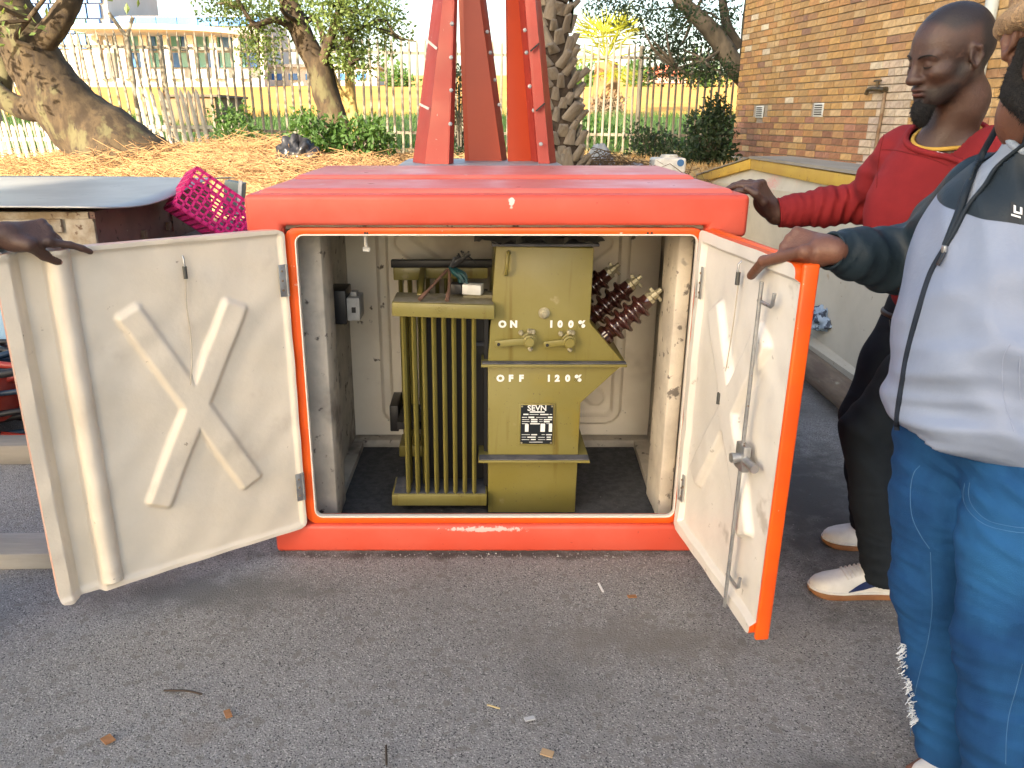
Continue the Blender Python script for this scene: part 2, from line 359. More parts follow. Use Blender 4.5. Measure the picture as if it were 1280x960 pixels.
# rear lining with pressed ridges
def heightpanel(name, O, eu, ew, en, U, V, fn, nu, nv, mats, parent, thick=.02, corner=.0, side=1):
    O = Vector(O); eu = Vector(eu).normalized(); ew = Vector(ew).normalized(); en = Vector(en).normalized()
    us = np.linspace(0, 1, nu); vs = np.linspace(0, 1, nv)
    UU = np.zeros((nu, nv)); VV = np.zeros((nu, nv))
    for j, t in enumerate(vs):
        v = t * V; e = min(v, V - v); ins = 0
        if corner and e < corner: ins = corner - math.sqrt(max(corner ** 2 - (corner - e) ** 2, 0))
        UU[:, j] = ins + us * (U - 2 * ins); VV[:, j] = v
    Hh = fn(UU, VV)
    P = [[O + eu * UU[i, j] + ew * VV[i, j] + en * Hh[i, j] for j in range(nv)] for i in range(nu)]
    B = [[O + eu * UU[i, j] + ew * VV[i, j] - en * thick for j in (0, nv - 1)] for i in (0, nu - 1)]
    g = G(); g.grid(P, 0)
    idx = lambda i, j: i * nv + j
    loop = [idx(i, 0) for i in range(nu)] + [idx(nu - 1, j) for j in range(1, nv)] + [idx(i, nv - 1) for i in range(nu - 2, -1, -1)] + [idx(0, j) for j in range(nv - 2, 0, -1)]
    n0 = len(g.v); pos = {}
    for k in loop:
        i, j = divmod(k, nv); g.v.append(O + eu * UU[i, j] + ew * VV[i, j] - en * thick); pos[k] = len(g.v) - 1
    for a, b in zip(loop, loop[1:] + loop[:1]): g.f.append([a, pos[a], pos[b], b]); g.m.append(side)
    g.f.append([pos[k] for k in loop][::-1]); g.m.append(1)
    me = mesh(name, g.v, g.f, mats, 40, g.m)
    return link(name, me, parent)
def seg_d(U, V, a, b):
    ax, ay = a; bx, by = b; dx, dy = bx - ax, by - ay
    t = np.clip(((U - ax) * dx + (V - ay) * dy) / (dx * dx + dy * dy), 0, 1)
    return np.hypot(U - ax - t * dx, V - ay - t * dy)
def rbox(U, V, cx, cy, hx, hy, r):
    qx = np.abs(U - cx) - hx + r; qy = np.abs(V - cy) - hy + r
    return np.hypot(np.maximum(qx, 0), np.maximum(qy, 0)) + np.minimum(np.maximum(qx, qy), 0) - r
def lump(U, V, s=1): return .0014 * s * (np.sin(U * 31 + 1.3 * np.sin(V * 17)) * np.cos(V * 27 + U * 9) + .7 * np.sin(U * 13 - V * 19))
def rearfn(U, V):
    d = rbox(U, V, .675, .56, .535, .46, .07); h = .026 * (1 - smoothstep(.014, .028, np.abs(d + .015)))
    h += .022 * (1 - smoothstep(.032, .046, np.minimum(seg_d(U, V, (.25, .22), (1.10, .92)), seg_d(U, V, (1.10, .22), (.25, .92)))))
    h += .02 * smoothstep(.0, .03, .03 - V)
    return h + lump(U, V)
heightpanel('rear_lining', (-.575, 3.40, .02), (1, 0, 0), (0, 0, 1), (0, -1, 0), 1.35, 1.10, rearfn, 150, 120, [MT['innercream']] * 2, kio)
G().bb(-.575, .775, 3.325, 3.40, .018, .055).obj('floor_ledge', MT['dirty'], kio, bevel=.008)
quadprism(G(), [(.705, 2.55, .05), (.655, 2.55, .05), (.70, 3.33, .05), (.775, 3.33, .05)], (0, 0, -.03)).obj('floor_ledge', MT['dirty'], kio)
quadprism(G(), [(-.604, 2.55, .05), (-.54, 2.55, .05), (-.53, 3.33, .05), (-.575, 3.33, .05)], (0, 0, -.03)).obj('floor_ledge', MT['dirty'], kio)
G().bb(-.604, .70, FY + .08, 3.40, .004, .016).obj('floor_mat', MT['felt'], kio)
# front frame ring (orange) and pale inner lip
def ring(g, xo0, xo1, zo0, zo1, xi0, xi1, zi0, zi1, y0, y1, r=.03, n=5, m=0):
    def rr(x0, x1, z0, z1, r):
        P = []
        for cx, cz, a0 in ((x1 - r, z1 - r, 0), (x0 + r, z1 - r, 90), (x0 + r, z0 + r, 180), (x1 - r, z0 + r, 270)):
            for k in range(n): a = R(a0 + 90 * k / (n - 1)); P.append((cx + r * math.cos(a), cz + r * math.sin(a)))
        return P
    o = rr(xo0, xo1, zo0, zo1, r); i = rr(xi0, xi1, zi0, zi1, max(r * .8, .004)); k = len(o)
    v = [(x, y0, z) for x, z in o] + [(x, y0, z) for x, z in i] + [(x, y1, z) for x, z in i] + [(x, y1, z) for x, z in o]
    f = []
    for a in range(k):
        b = (a + 1) % k
        f += [[a, b, k + b, k + a], [k + a, k + b, 2 * k + b, 2 * k + a], [2 * k + a, 2 * k + b, 3 * k + b, 3 * k + a], [3 * k + a, 3 * k + b, b, a]]
    return g.add(v, f, m)
fr = ring(G(), -.604, .693, .1045, 1.124, -.572, .674, .129, 1.104, FY + .004, FY + .028, .035).obj('door_frame', MT['orange'], kio, bevel=.0035, seg=2)
ring(G(), -.573, .675, .128, 1.105, -.5685, .6705, .1325, 1.1005, FY + .001, FY + .022, .028).obj('frame_lip', mat('lip_cream', (.72, .66, .58), rough=.5), fr, bevel=.001)
G().bb(KX0 + .01, -.604, FY + .004, FY + .03, .1045, 1.124).obj('front_wall', MT['gel'], kio)
G().bb(.693, KX1 - .01, FY + .004, FY + .03, .1045, 1.124).obj('front_wall', MT['gel'], kio)
# lid
def rounded_block(x0, x1, y0, y1, z0, z1, r, seg=4, rz=None):
    g = G(); g.bb(x0, x1, y0, y1, z0, z1); return g
lid = G().prism([(KX0, 1.098), (-.607, 1.098), (-.607, 1.133), (.697, 1.133), (.697, 1.098), (KX1, 1.098), (KX1, 1.226), (KX0, 1.226)], lambda a, b, t: Vector((a, FY - .016 + (KY1 - FY + .016) * t, b))).obj('lid', MT['gel'], kio, bevel=.016, seg=4)
def plateau(x0, x1, y0, y1, z0, z1, i):
    b = [(x0, y0, z0), (x1, y0, z0), (x1, y1, z0), (x0, y1, z0)]; t = [(x0 + i, y0 + i * .5, z1), (x1 - i, y0 + i * .5, z1), (x1 - i, y1 - i, z1), (x0 + i, y1 - i, z1)]
    return G().add(b + t, [(3, 2, 1, 0), (4, 5, 6, 7)] + [(k, (k + 1) % 4, 4 + (k + 1) % 4, 4 + k) for k in range(4)])
plateau(KX0 + .028, KX1 - .028, FY + .03, KY1 - .03, 1.222, 1.240, .022).obj('lid_rib', MT['geltop'], lid, bevel=.006, seg=3)
plateau(KX0 + .055, KX1 - .055, FY + .42, KY1 - .05, 1.239, 1.254, .02).obj('lid_rib', MT['geltop'], lid, bevel=.006, seg=3)
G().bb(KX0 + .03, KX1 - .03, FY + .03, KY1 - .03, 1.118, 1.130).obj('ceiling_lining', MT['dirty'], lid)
for px in (456, 459, 810, 815):
    p = at(px, 291.5, FY); G().lathe([(0, .0035), (.003, .0035)], (p.x, FY + .0045, p.z), (0, -1, 0), 8).obj('bolt_hole', MT['black'], fr)
# doors ----------------------------------------------------------
def door_plane(O, eu, en):
    O = Vector(O); eu = Vector(eu).normalized(); en = Vector(en).normalized()
    def uw(px, py):
        r = ray(px, py); t = (O - Vector((0, 0, CAM_H))).dot(en) / r.dot(en)
        q = Vector((0, 0, CAM_H)) + r * t - O; return q.dot(eu), q.z
    def P(u, w, h=0): return O + eu * u + en * h + Vector((0, 0, w))
    return uw, P
Z0D, HD = .102, 1.02
# left door
LO = Vector((-.604, FY - .006, Z0D)); Leu = Vector((-.623, -.465, 0)).normalized(); Len = Vector((.465 / .777, -.623 / .777, 0))
Luw, LP = door_plane(LO, Leu, Len); LW_ = .777
xa = [Luw(*p) for p in ((163, 395), (312, 598), (292, 385), (200, 625))]
def bar2(U, V, a, b, hw=.037, e=.010):
    """flat pressed bar with square ends"""
    cx, cy = (a[0] + b[0]) / 2, (a[1] + b[1]) / 2; dx, dy = b[0] - a[0], b[1] - a[1]; L = math.hypot(dx, dy); dx /= L; dy /= L
    al = np.abs((U - cx) * dx + (V - cy) * dy) - L / 2 - .018; pe = np.abs(-(U - cx) * dy + (V - cy) * dx) - hw
    return 1 - smoothstep(-e, e, np.hypot(np.maximum(al + .012, 0), np.maximum(pe + .012, 0)) + np.minimum(np.maximum(al + .012, pe + .012), 0) - .012)
def leftfn(U, V):
    h = .017 * np.maximum(bar2(U, V, xa[0], xa[1]), bar2(U, V, xa[2], xa[3]))
    h += .034 * np.sqrt(np.clip(1 - ((U - .630) / .030) ** 2, 0, 1)) * smoothstep(.012, .03, V)
    h -= .022 * smoothstep(.652, .668, U) * (1 - smoothstep(.715, .73, U))
    h += .020 * smoothstep(.728, .745, U)
    h += .010 * (1 - smoothstep(.010, .022, np.minimum(np.minimum(V, HD - V), U)))
    return h + lump(U, V, 1.6)
ld = heightpanel('door', LO, Leu, (0, 0, 1), Len, LW_, HD, leftfn, 170, 170, [MT['cream'], MT['orange'], mat('pink_cream_edge', (.66, .46, .36), (.68, .36, .26), scale=9, rough=.5)], kio, .028, .022, 2)
tag(ld, 'wide cream lined door with raised cross and ribbed flange')
def hinge(parent, P, u, w0, w1, side=1):
    h = G(); pts = [(u - .012, w0), (u + .014, w0), (u + .014, w1), (u - .012, w1)]
    h.prism(pts, lambda a, b, t: P(a, b, .011 + .004 * t)); hg = h.obj('hinge', MT['steel'], parent, bevel=.001)
    G().tube([P(u - .012, w0, .014), P(u - .012, w1, .014)], .005, 8).obj('hinge_pin', MT['steel'], hg, smooth=60)
    for k in range(3):
        w = w0 + (w1 - w0) * (.2 + .3 * k); G().lathe([(0, .004), (.003, .003)], P(u + .004, w, .0145), P(0, 0, 1) - P(0, 0, 0), 8).obj('screw', MT['rustpipe'], hg, smooth=60)
u, w = Luw(353, 350); hinge(ld, LP, .016, w - .05, w + .05)
u, w = Luw(374, 607); hinge(ld, LP, .016, w - .05, w + .05)
def spring_clip(parent, P, u, w):
    c = G(); c.tube([P(u, w + .03, .012), P(u, w + .022, .02), P(u, w, .02)], .003, 6); o = c.obj('cord_hook', MT['steel'], parent, smooth=60)
    G().tube([P(u, w, .018), P(u, w - .035, .018)], .0065, 8).obj('spring', mat('spring_steel', (.09, .09, .085), rough=.5, metal=.6), o, smooth=60)
u, w = Luw(228, 332); spring_clip(ld, LP, u, w)
cp = [(230, 348), (231, 380), (236, 415), (236, 450), (234, 478)]
G().tube(curve([LP(*Luw(*p), .016 if i < 3 else .03) for i, p in enumerate(cp)]), .0018, 5).obj('cord', mat('cord_cream', (.42, .37, .29), rough=.9), ld, smooth=60)
# right door
RO = Vector((.690, FY - .006, Z0D)); Reu = Vector((.063, -.619, 0)).normalized(); Ren = Vector((-.619, -.063, 0)).normalized()
Ruw, RP = door_plane(RO, Reu, Ren); RW_ = .622
xb = [Ruw(*p) for p in ((897, 392), (926, 650), (955, 440), (890, 595))]
xb = [(.16, .80), (.50, .26), (.47, .80), (.13, .26)]
def rightfn(U, V):
    h = .020 * np.maximum(bar2(U, V, xb[0], xb[1], .042), bar2(U, V, xb[2], xb[3], .042))
    h += .018 * (1 - smoothstep(.028, .040, np.minimum(np.minimum(V, HD - V) * .9, U)))
    return h + lump(U, V, 1.4)
MT['greycream'] = mat('grey_cream_fibreglass', (.66, .63, .57), (.58, .55, .50), scale=3.5, rough=.45, rvar=.1, bump=.15, bscale=22, spots=[(24, .66, .72, (.36, .33, .28)), (6, .64, .74, (.42, .39, .34))])
rd = heightpanel('door', RO, Reu, (0, 0, 1), Ren, RW_, HD, rightfn, 130, 160, [MT['greycream'], MT['orange']], kio, .012, .022)
tag(rd, 'narrow cream lined door with lock rod and orange outer edge')
# orange outer skin with a deep return edge
g = G(); ring_pts = [(-.0, -.004), (RW_ + .004, -.004), (RW_ + .004, HD + .004), (0, HD + .004)]
g.prism(ring_pts, lambda a, b, t: RP(a, b, -.0125 - .022 * t)); g.obj('outer_skin', MT['orange'], rd, bevel=.006, seg=3)
G().prism([(RW_ + .001, -.003), (RW_ + .016, -.003), (RW_ + .016, HD + .004), (RW_ + .001, HD + .004)], lambda a, b, t: RP(a, b, .006 - .038 * t)).obj('edge_flange', MT['orange'], rd, bevel=.005, seg=3)
u, w = Ruw(880, 353); hinge(rd, RP, .03, w - .05, w + .05)
u, w = Ruw(855, 607); hinge(rd, RP, .03, w - .05, w + .05)
u, w = Ruw(931, 340); spring_clip(rd, RP, u, w)
G().tube(curve([RP(*Ruw(*p), .016) for p in ((930, 352), (924, 400), (916, 450), (908, 490))]), .0018, 5).obj('cord', bpy.data.materials['cord_cream'], rd, smooth=60)
u, w = Ruw(907, 498); G().tube([RP(u, w + .018, .02), RP(u, w - .016, .02)], .007, 8).obj('spring', bpy.data.materials['spring_steel'], rd, smooth=60)
ur, wt = Ruw(968, 352); ub, wb_ = Ruw(920, 758); ul, wlk = Ruw(940, 570); ur = (ur + ub) / 2
rod = G().tube([RP(ur, wt, .034), RP(ur, wb_, .034)], .0055, 8).obj('lock_rod', MT['steel'], rd, smooth=60)
for pp in ((968, 378), (930, 728)):
    _, w = Ruw(*pp)
    G().tube([RP(ur - .015, w, .030), RP(ur + .055, w, .030), RP(ur + .062, w + .005, .03), RP(ur + .062, w + .035, .028)], .005, 8).obj('rod_guide', MT['steel'], rod, smooth=60)
lk = G(); lk.prism([(ur - .03, wlk - .035), (ur + .022, wlk - .035), (ur + .022, wlk + .04), (ur - .03, wlk + .04)], lambda a, b, t: RP(a, b, .018 + .022 * t)); lock = lk.obj('lock', MT['steel'], rd, bevel=.004)
G().tube([RP(ur - .004, wlk, .04), RP(ur - .004, wlk, .062)], .014, 10).obj('lock_nut', MT['steel'], lock, smooth=40)
G().tube([RP(ur + .02, wlk, .03), RP(ur + .075, wlk, .03)], [.012, .012], 10).obj('lock_bolt', MT['steel'], lock, smooth=40)
hd = G(); hd.prism([(ur + .03, wlk - .09), (ur + .075, wlk - .09), (ur + .075, wlk + .05), (ur + .03, wlk + .05)], lambda a, b, t: RP(a, b, -.036 - .04 * t)); hd.obj('outer_handle', mat('dark_blue_paint', (.02, .05, .09), rough=.5), rd, bevel=.006)
# small fittings inside
sw = G().bb(-.572, -.505, 2.92, 3.06, .70, .83).obj('switch_box', MT['blackbox'], ll, bevel=.004)
G().bb(-.504, -.455, 2.93, 3.04, .712, .80).obj('switch_cover', MT['greybox'], sw, bevel=.004)
G().bb(-.492, -.468, 2.955, 3.00, .801, .818).obj('switch_knob', MT['greybox'], sw, bevel=.003)
G().bb(-.485, -.470, 2.922, 2.93, .745, .765).obj('switch_window', MT['blackbox'], sw)
p = at(457, 300, 2.56)
G().tube([(p.x, 2.56, 1.098), (p.x, 2.56, 1.062), (p.x + .004, 2.55, 1.05)], .006, 6).tube([(p.x - .008, 2.55, 1.045), (p.x + .014, 2.55, 1.043)], .008, 6).obj('ceiling_hook', MT['whiteplastic'], lid, smooth=60)

# ------------------------------------------------------------------ transformer
OL = (.205, .180, .055)
def streaks(N, L, tc, col, noise, ramp, mix):
    mp = N.new("ShaderNodeMapping"); mp.inputs["Scale"].default_value = (34, 34, 2.2); L.new(tc.outputs["Object"], mp.inputs[0])
    n = N.new("ShaderNodeTexNoise"); n.inputs["Scale"].default_value = 1; n.inputs["Detail"].default_value = 5; L.new(mp.outputs[0], n.inputs["Vector"])
    col = mix(ramp(n.outputs["Fac"], .57, .74), col, (.145, .105, .022))
    return mix(ramp(noise(120, 2), .70, .73), col, (.09, .07, .04))
MT['olive'] = mat('olive_paint', OL, (.185, .155, .036), scale=2.2, rough=.40, rvar=.08, bump=.05, bscale=30, spots=[(40, .69, .74, (.14, .10, .03)), (3.2, .62, .78, (.215, .170, .032)), (9, .66, .74, (.25, .215, .10))], extra=streaks)
MT['olivedust'] = mat('dusty_olive', (.25, .235, .19), (.15, .13, .07), scale=9, rough=.85, bump=.3, bscale=60, spots=[(5, .5, .62, (.31, .31, .29))])
MT['dust'] = mat('grey_dust', (.05, .055, .07), (.10, .10, .11), scale=18, rough=.9, bump=.2, bscale=90)
MT['porcelain'] = mat('brown_porcelain', (.035, .010, .009), (.045, .014, .012), scale=8, rough=.07, spec=.7, coat=.6)
MT['capmetal'] = mat('bushing_cap', (.42, .39, .28), (.30, .27, .18), scale=40, rough=.5, metal=.5)
MT['whitepaint'] = mat('stencil_white', (.72, .74, .72), rough=.6)
tr = thing('transformer', 'olive green oil filled transformer standing inside the red kiosk', 'transformer', (.2, 2.9, .016))
TY0, TY1 = 2.70, 3.14
def ext(poly, y0, y1): return G().prism(poly, lambda a, b, t: Vector((a, y0 + (y1 - y0) * t, b)))
tank = ext([(.055, 1.03), (.388, 1.025), (.386, .762), (.508, .622), (.028, .622)], TY0, TY1).obj('tank', MT['olive'], tr, bevel=.004)
low_t = ext([(.028, .604), (.508, .604), (.366, .462), (.362, .017), (.030, .017)], TY0 + .004, TY1 - .004).obj('lower_tank', MT['olive'], tr, bevel=.004)
def plate(x0, x1, z, out, nm):
    p = G().bb(x0, x1, TY0 - out, TY1 + .02, z - .005, z + .005).obj(nm, MT['olive'], tr, bevel=.002)
    G().bb(x0 + .003, x1 - .003, TY0 - out + .003, TY0 - .002, z + .006, z + .0105).obj('dust_layer', MT['dust'], p)
plate(.004, .520, .613, .030, 'tank_flange'); plate(-.006, .402, .250, .045, 'lower_flange')
G().bb(.335, .339, TY0 - .0015, TY0, .63, .76).obj('weld_seam', MT['olive'], tank)
# cover with crumpled sheet
cv = G().bb(.040, .405, TY0 - .012, TY1 + .01, 1.031, 1.040).obj('tank_cover', MT['dust'], tr, bevel=.002)
nx, ny = 26, 14; Pg = [[(-.02 + .44 * i / (nx - 1), TY0 - .03 + .36 * j / (ny - 1), 1.050 + .012 * math.sin(i * .9 + j * .35) * math.cos(j * .8 - i * .2) + .006 * math.sin(i * 2.1 + j)) for j in range(ny)] for i in range(nx)]
G().grid(Pg).obj('crumpled_sheet', mat('grey_plastic_sheet', (.14, .135, .12), (.08, .08, .075), scale=8, rough=.5), cv, smooth=30)
p = at(632, 330, TY0 - .02)
G().tube(curve([(p.x + .012, TY0, p.z + .035), (p.x + .008, TY0 - .022, p.z + .036), (p.x + .004, TY0 - .030, p.z), (p.x + .002, TY0 - .022, p.z - .034), (p.x, TY0, p.z - .036)]), .0065, 8).obj('lifting_loop', MT['olive'], tank, smooth=60)
p = at(680, 391, TY0)
G().lathe([(0, .020), (.006, .020), (.007, .014), (.018, .014), (.019, .009), (.028, .008)], (p.x, TY0, p.z), (0, -1, 0), 12).obj('drain_plug', MT['capmetal'], tank, smooth=35)
def lever(px_tip, px_hub, py):
    a = at(px_tip, py + 4, TY0 - .03); b = at(px_hub, py, TY0 - .03); a.y = b.y = TY0 - .022
    l = G().bar(a, b, .006, .024, up=(0, 0, 1)).obj('switch_lever', MT['olive'], tank, bevel=.003)
    G().lathe([(0, .028), (.010, .028), (.012, .022), (.028, .022), (.030, .017), (.040, .016)], (b.x, TY0, b.z), (0, -1, 0), 14).obj('lever_hub', MT['olive'], l, smooth=35)
    for dx, dz in ((-.03, .026), (0, .032), (.012, .03), (.004, -.032)):
        G().lathe([(0, .009), (.016, .009), (.018, .006), (.024, .005)], (b.x + dx, TY0, b.z + dz), (0, -1, 0), 6).obj('bolt', MT['capmetal'], l, smooth=35)
    G().lathe([(0, .006), (.0015, .006)], (a.x + .012, a.y - .003, a.z), (0, -1, 0), 10).obj('lever_hole', MT['black'], l)
lever(619, 662, 427); lever(680, 712, 428)
def lettering(txt, px, py, y, size, m, parent, name='lettering', offset=0, ext_=.00015, align='LEFT', space=1.0):
    c = bpy.data.curves.new('t', 'FONT'); c.body = txt; c.size = size; c.extrude = ext_; c.offset = offset; c.align_x = align; c.space_character = space; c.resolution_u = 3
    o = bpy.data.objects.new('t', c); COL.objects.link(o); bpy.context.view_layer.update()
    me = bpy.data.meshes.new_from_object(o.evaluated_get(bpy.context.evaluated_depsgraph_get())); bpy.data.objects.remove(o)
    me.materials.clear(); me.materials.append(m)
    p = at(px, py, y) if px is not None else Vector(py)
    T = Matrix.Translation((p.x, y, p.z)) @ Matrix.Rotation(R(90), 4, 'X')
    me.transform(T); return link(name, me, parent)
LS = .034
for row, py, pa in ((("O", 628), ("N", 642), ("1", 689), ("0", 700), ("0", 713.5), ("%", 727)), 409, tank), ((("O", 625.5), ("F", 638.5), ("F", 651.5), ("1", 686), ("2", 696.5), ("0", 709.5), ("%", 722.5)), 476.5, low_t):
    for ch_, px in row: lettering(ch_, px, py, TY0 - .0006 if pa is tank else TY0 + .0034, .033, MT['whitepaint'], pa, offset=.0021, align='CENTER')
# name plate
pl0 = at(649, 504, TY0); pl1 = at(692, 556, TY0)
x0, x1, z1, z0 = pl0.x, pl1.x, pl0.z, pl1.z
npb = G().bb(x0, x1, TY0 - .004, TY0 + .003, z0, z1).obj('name_plate', MT['olive'], low_t, bevel=.001)
pin = .006
G().bb(x0 + pin, x1 - pin, TY0 - .0055, TY0 - .0041, z0 + pin, z1 - pin).obj('plate_face', mat('plate_black', (.010, .014, .018), rough=.3), npb)
PWd, PHt = x1 - x0 - 2 * pin, z1 - z0 - 2 * pin
def pq(a0, a1, b0, b1): G().bb(x0 + pin + PWd * a0, x0 + pin + PWd * a1, TY0 - .0066, TY0 - .0058, z1 - pin - PHt * b1, z1 - pin - PHt * b0).obj('print', MT['whitepaint'], npb)
lettering("SEVN", None, (x0 + pin + PWd * .5, 0, z1 - pin - PHt * .135), TY0 - .0062, .030, MT['whitepaint'], npb, align='CENTER', offset=.0006)
for q in ((.28, .74, .155, .185), (.08, .24, .215, .245), (.27, .55, .228, .238), (.60, .86, .22, .245), (.89, .97, .225, .24), (.04, .20, .30, .315), (.24, .42, .29, .325), (.48, .80, .305, .315), (.84, .98, .29, .325),
          (.04, .26, .36, .37), (.32, .52, .35, .38), (.58, .68, .36, .37), (.72, .97, .355, .38), (.04, .28, .41, .42), (.32, .52, .40, .435), (.58, .68, .41, .42), (.72, .90, .40, .435), (.30, .60, .46, .485), (.04, .22, .465, .475), (.80, .97, .465, .475),
          (.14, .25, .485, .68), (.62, .76, .47, .68), (.88, .98, .47, .68), (.04, .30, .75, .76), (.34, .52, .745, .77), (.66, .76, .75, .76), (.80, .98, .745, .77), (.04, .18, .815, .825), (.22, .48, .81, .835), (.56, .76, .82, .83), (.82, .95, .81, .835), (.04, .28, .88, .89), (.33, .48, .87, .895), (.56, .78, .88, .89), (.82, .96, .87, .895), (.28, .70, .945, .957)):
    pq(*q)
for a, b in ((.04, .03), (.96, .03), (.04, .97), (.96, .97)):
    G().lathe([(0, .004), (.002, .003)], (x0 + pin + PWd * a, TY0 - .0055, z1 - pin - PHt * b), (0, -1, 0), 8).obj('rivet', MT['capmetal'], npb, smooth=60)
# radiator bank
RY0 = 2.655
hdr = ext([(-.303, .797), (-.303, .846), (.050, .836), (.050, .785)], RY0, RY0 + .16).obj('radiator_header', MT['olive'], tr, bevel=.004)
quadprism(G(), [(-.298, RY0 + .006, .8475), (-.298, RY0 + .155, .8475), (.046, RY0 + .155, .8375), (.046, RY0 + .006, .8375)], (0, 0, .001)).obj('dust_layer', MT['olivedust'], hdr)
lettering("8 I", 546, 392, RY0 - .001, .036, MT['olive'], hdr, ext_=.0012)
G().bb(-.06, .048, RY0 + .085, RY0 + .16, .84, .853).obj('header_step', MT['olivedust'], hdr, bevel=.004)
bot = G().bb(-.330, .026, RY0 + .012, RY0 + .17, .064, .112).obj('radiator_footer', MT['olive'], tr, bevel=.005)
G().bb(-.322, .020, RY0 + .02, RY0 + .165, .1125, .1135).obj('dust_layer', MT['dust'], bot)
fin = None
def add_fin(x, y, z0, z1, w=.0155, d=.06):
    global fin
    if fin is None:
        g = G(); g.prism([(-w / 2, -d * .25), (0, -d * .5), (w / 2, -d * .25), (w / 2, d * .5), (-w / 2, d * .5)], lambda a, b, t: Vector((a, b, t)))
        # tapered foot
        o = g.obj('radiator_fin', MT['olive']); fin = o.data; bpy.data.objects.remove(o)
    o = link('radiator_fin', fin, tr, Matrix.Translation((x, y, z0)) @ Matrix.Diagonal((1, 1, z1 - z0, 1)))
for k in range(8):
    x = -.268 + k * .0352; add_fin(x, RY0 + .045, .112, .80 - .001 * k)
for k in range(3): add_fin(-.268 + k * .0175 * 1.6, RY0 + .125, .112, .80)
G().bb(-.205, .014, 2.80, 2.83, .115, .80).obj('shade_backing', MT['blackbox'], tr)  # black sheet added behind the fins, standing in for the shade between them
hdr2 = G().bb(-.338, -.231, 3.06, 3.20, .842, .893).obj('radiator_header', MT['olive'], tr, bevel=.004)
G().bb(-.231, .03, 3.07, 3.19, .846, .89).obj('rear_header', MT['olive'], hdr2, bevel=.004)
G().bb(-.345, .05, 3.05, 3.08, .893, .922).obj('clamp_bar', MT['blackbox'], hdr2, bevel=.003)
quadprism(G(), [(-.235, 3.10, .89), (-.212, 3.06, .89), (-.205, RY0 + .12, .85), (-.225, RY0 + .12, .85)], (0, 0, -.035)).obj('header_arm', MT['olive'], hdr, bevel=.003)
for k in range(4): add_fin(-.315 + k * .036, 3.11, .14, .843)
for k in range(4): add_fin(-.17 + k * .036, 3.11, .14, .847)
ft2 = G().bb(-.34, .03, 3.06, 3.2, .09, .14).obj('radiator_footer', MT['olive'], tr, bevel=.005)
G().bb(-.32, .02, 2.85, 3.05, .30, .33).obj('clamp_bar', MT['blackbox'], ft2)
G().tube([(-.24, 3.0, .33), (-.02, 3.0, .33)], .008, 8).obj('tie_rod', MT['steel'], ft2, smooth=60)
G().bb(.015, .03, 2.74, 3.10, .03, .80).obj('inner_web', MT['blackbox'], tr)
G().bb(-.36, -.325, 2.95, 3.12, .25, .36).obj('clamp_block', MT['blackbox'], ft2, bevel=.004)
G().bb(-.02, .05, 2.78, 2.9, .655, .668).obj('shelf_bracket', MT['dust'], tank)
# bushings
ax = Vector((.745, 0, .667)).normalized()
for k, yb in enumerate((2.775, 2.91, 3.045)):
    o = Vector((.448, yb, .692)) + Vector(((0, -.045, -.105)[k], 0, (0, .022, .042)[k]))
    prof = [(-.012, .036), (.018, .036), (.026, .026)]
    for i in range(4):
        t = .045 + i * .040; rs = .053 - .002 * i
        prof += [(t - .013, .027), (t - .007, .031), (t - .003, rs - .007), (t + .002, rs - .001), (t + .007, rs), (t + .011, rs - .002), (t + .013, rs - .007), (t + .014, .032), (t + .020, .027)]
    prof += [(.205, .026), (.212, .014)]
    bs = G().lathe(prof, o, ax, 28).obj('bushing', MT['porcelain'], tr, smooth=40)
    cp_ = G().lathe([(.203, .025), (.218, .025), (.221, .018), (.242, .017), (.244, .010), (.262, .009)], o, ax, 10).obj('bushing_cap', MT['capmetal'], bs, smooth=35)
    q = o + ax * .235; G().bar(q + Vector((-.02, 0, .022)), q + Vector((.024, 0, -.024)), .012, .012).obj('terminal_clamp', MT['capmetal'], cp_, bevel=.002)
    G().lathe([(-.022, .040), (-.008, .040), (-.006, .036)], o, ax, 16).obj('bushing_gasket', MT['blackbox'], bs, smooth=35)
# loose things lying on the radiator header
def small(name, g, m, label, cat, **k): return tag(g.obj(name, m, **k), label, cat)
wb = thing('meter_box', 'small white box lying on the dusty radiator header', 'box', (-.03, 2.76, .853))
rz = Matrix.Rotation(R(-14), 3, 'Z')
G().box((-.025, 2.755, .8725), (.068, .045, .036), rz).obj('box_front', MT['whiteplastic'], wb, bevel=.003)
G().box((-.082, 2.768, .8725), (.045, .05, .036), rz).obj('box_back', MT['blackbox'], wb, bevel=.003)
for i, (a, b_) in enumerate((((-.208, RY0 + .012, .853), (-.115, 2.79, .935)), ((-.113, RY0 + .012, .851), (-.108, 2.79, .935)))):
    small('cable_end', G().tube(curve([a, tuple((np.array(a) * .6 + np.array(b_) * .4) + np.array((.004, 0, .004))), b_]), [.0075] * 5 + [.0055] * 12, 8), mat('copper_brown%d' % i, (.16, .085, .06), (.10, .06, .045), scale=60, rough=.6), ('brown cable end leaning across the header to the left', 'brown cable end pointing straight down onto the header')[i], 'cable', smooth=60)
teal = mat('teal_wire', (.005, .075, .085), (.003, .03, .04), scale=60, rough=.5); blackw = MT['blackbox']
g = G()
for k in range(16):
    a = rng.uniform(-1, 1, 3); g.tube(curve([(-.10 + .012 * a[0], 2.79 + .02 * a[1], .935 + .01 * a[2]), (-.075 + .02 * a[1], 2.775 + .02 * a[0], .925), (-.055 + .016 * a[2], 2.77 + .02 * a[0], .895 + .01 * a[1])], 4), .004, 5)
small('wire_bundle', g, teal, 'teal bundle of thin wires hanging over the small white box', 'wires', smooth=60)
g = G()
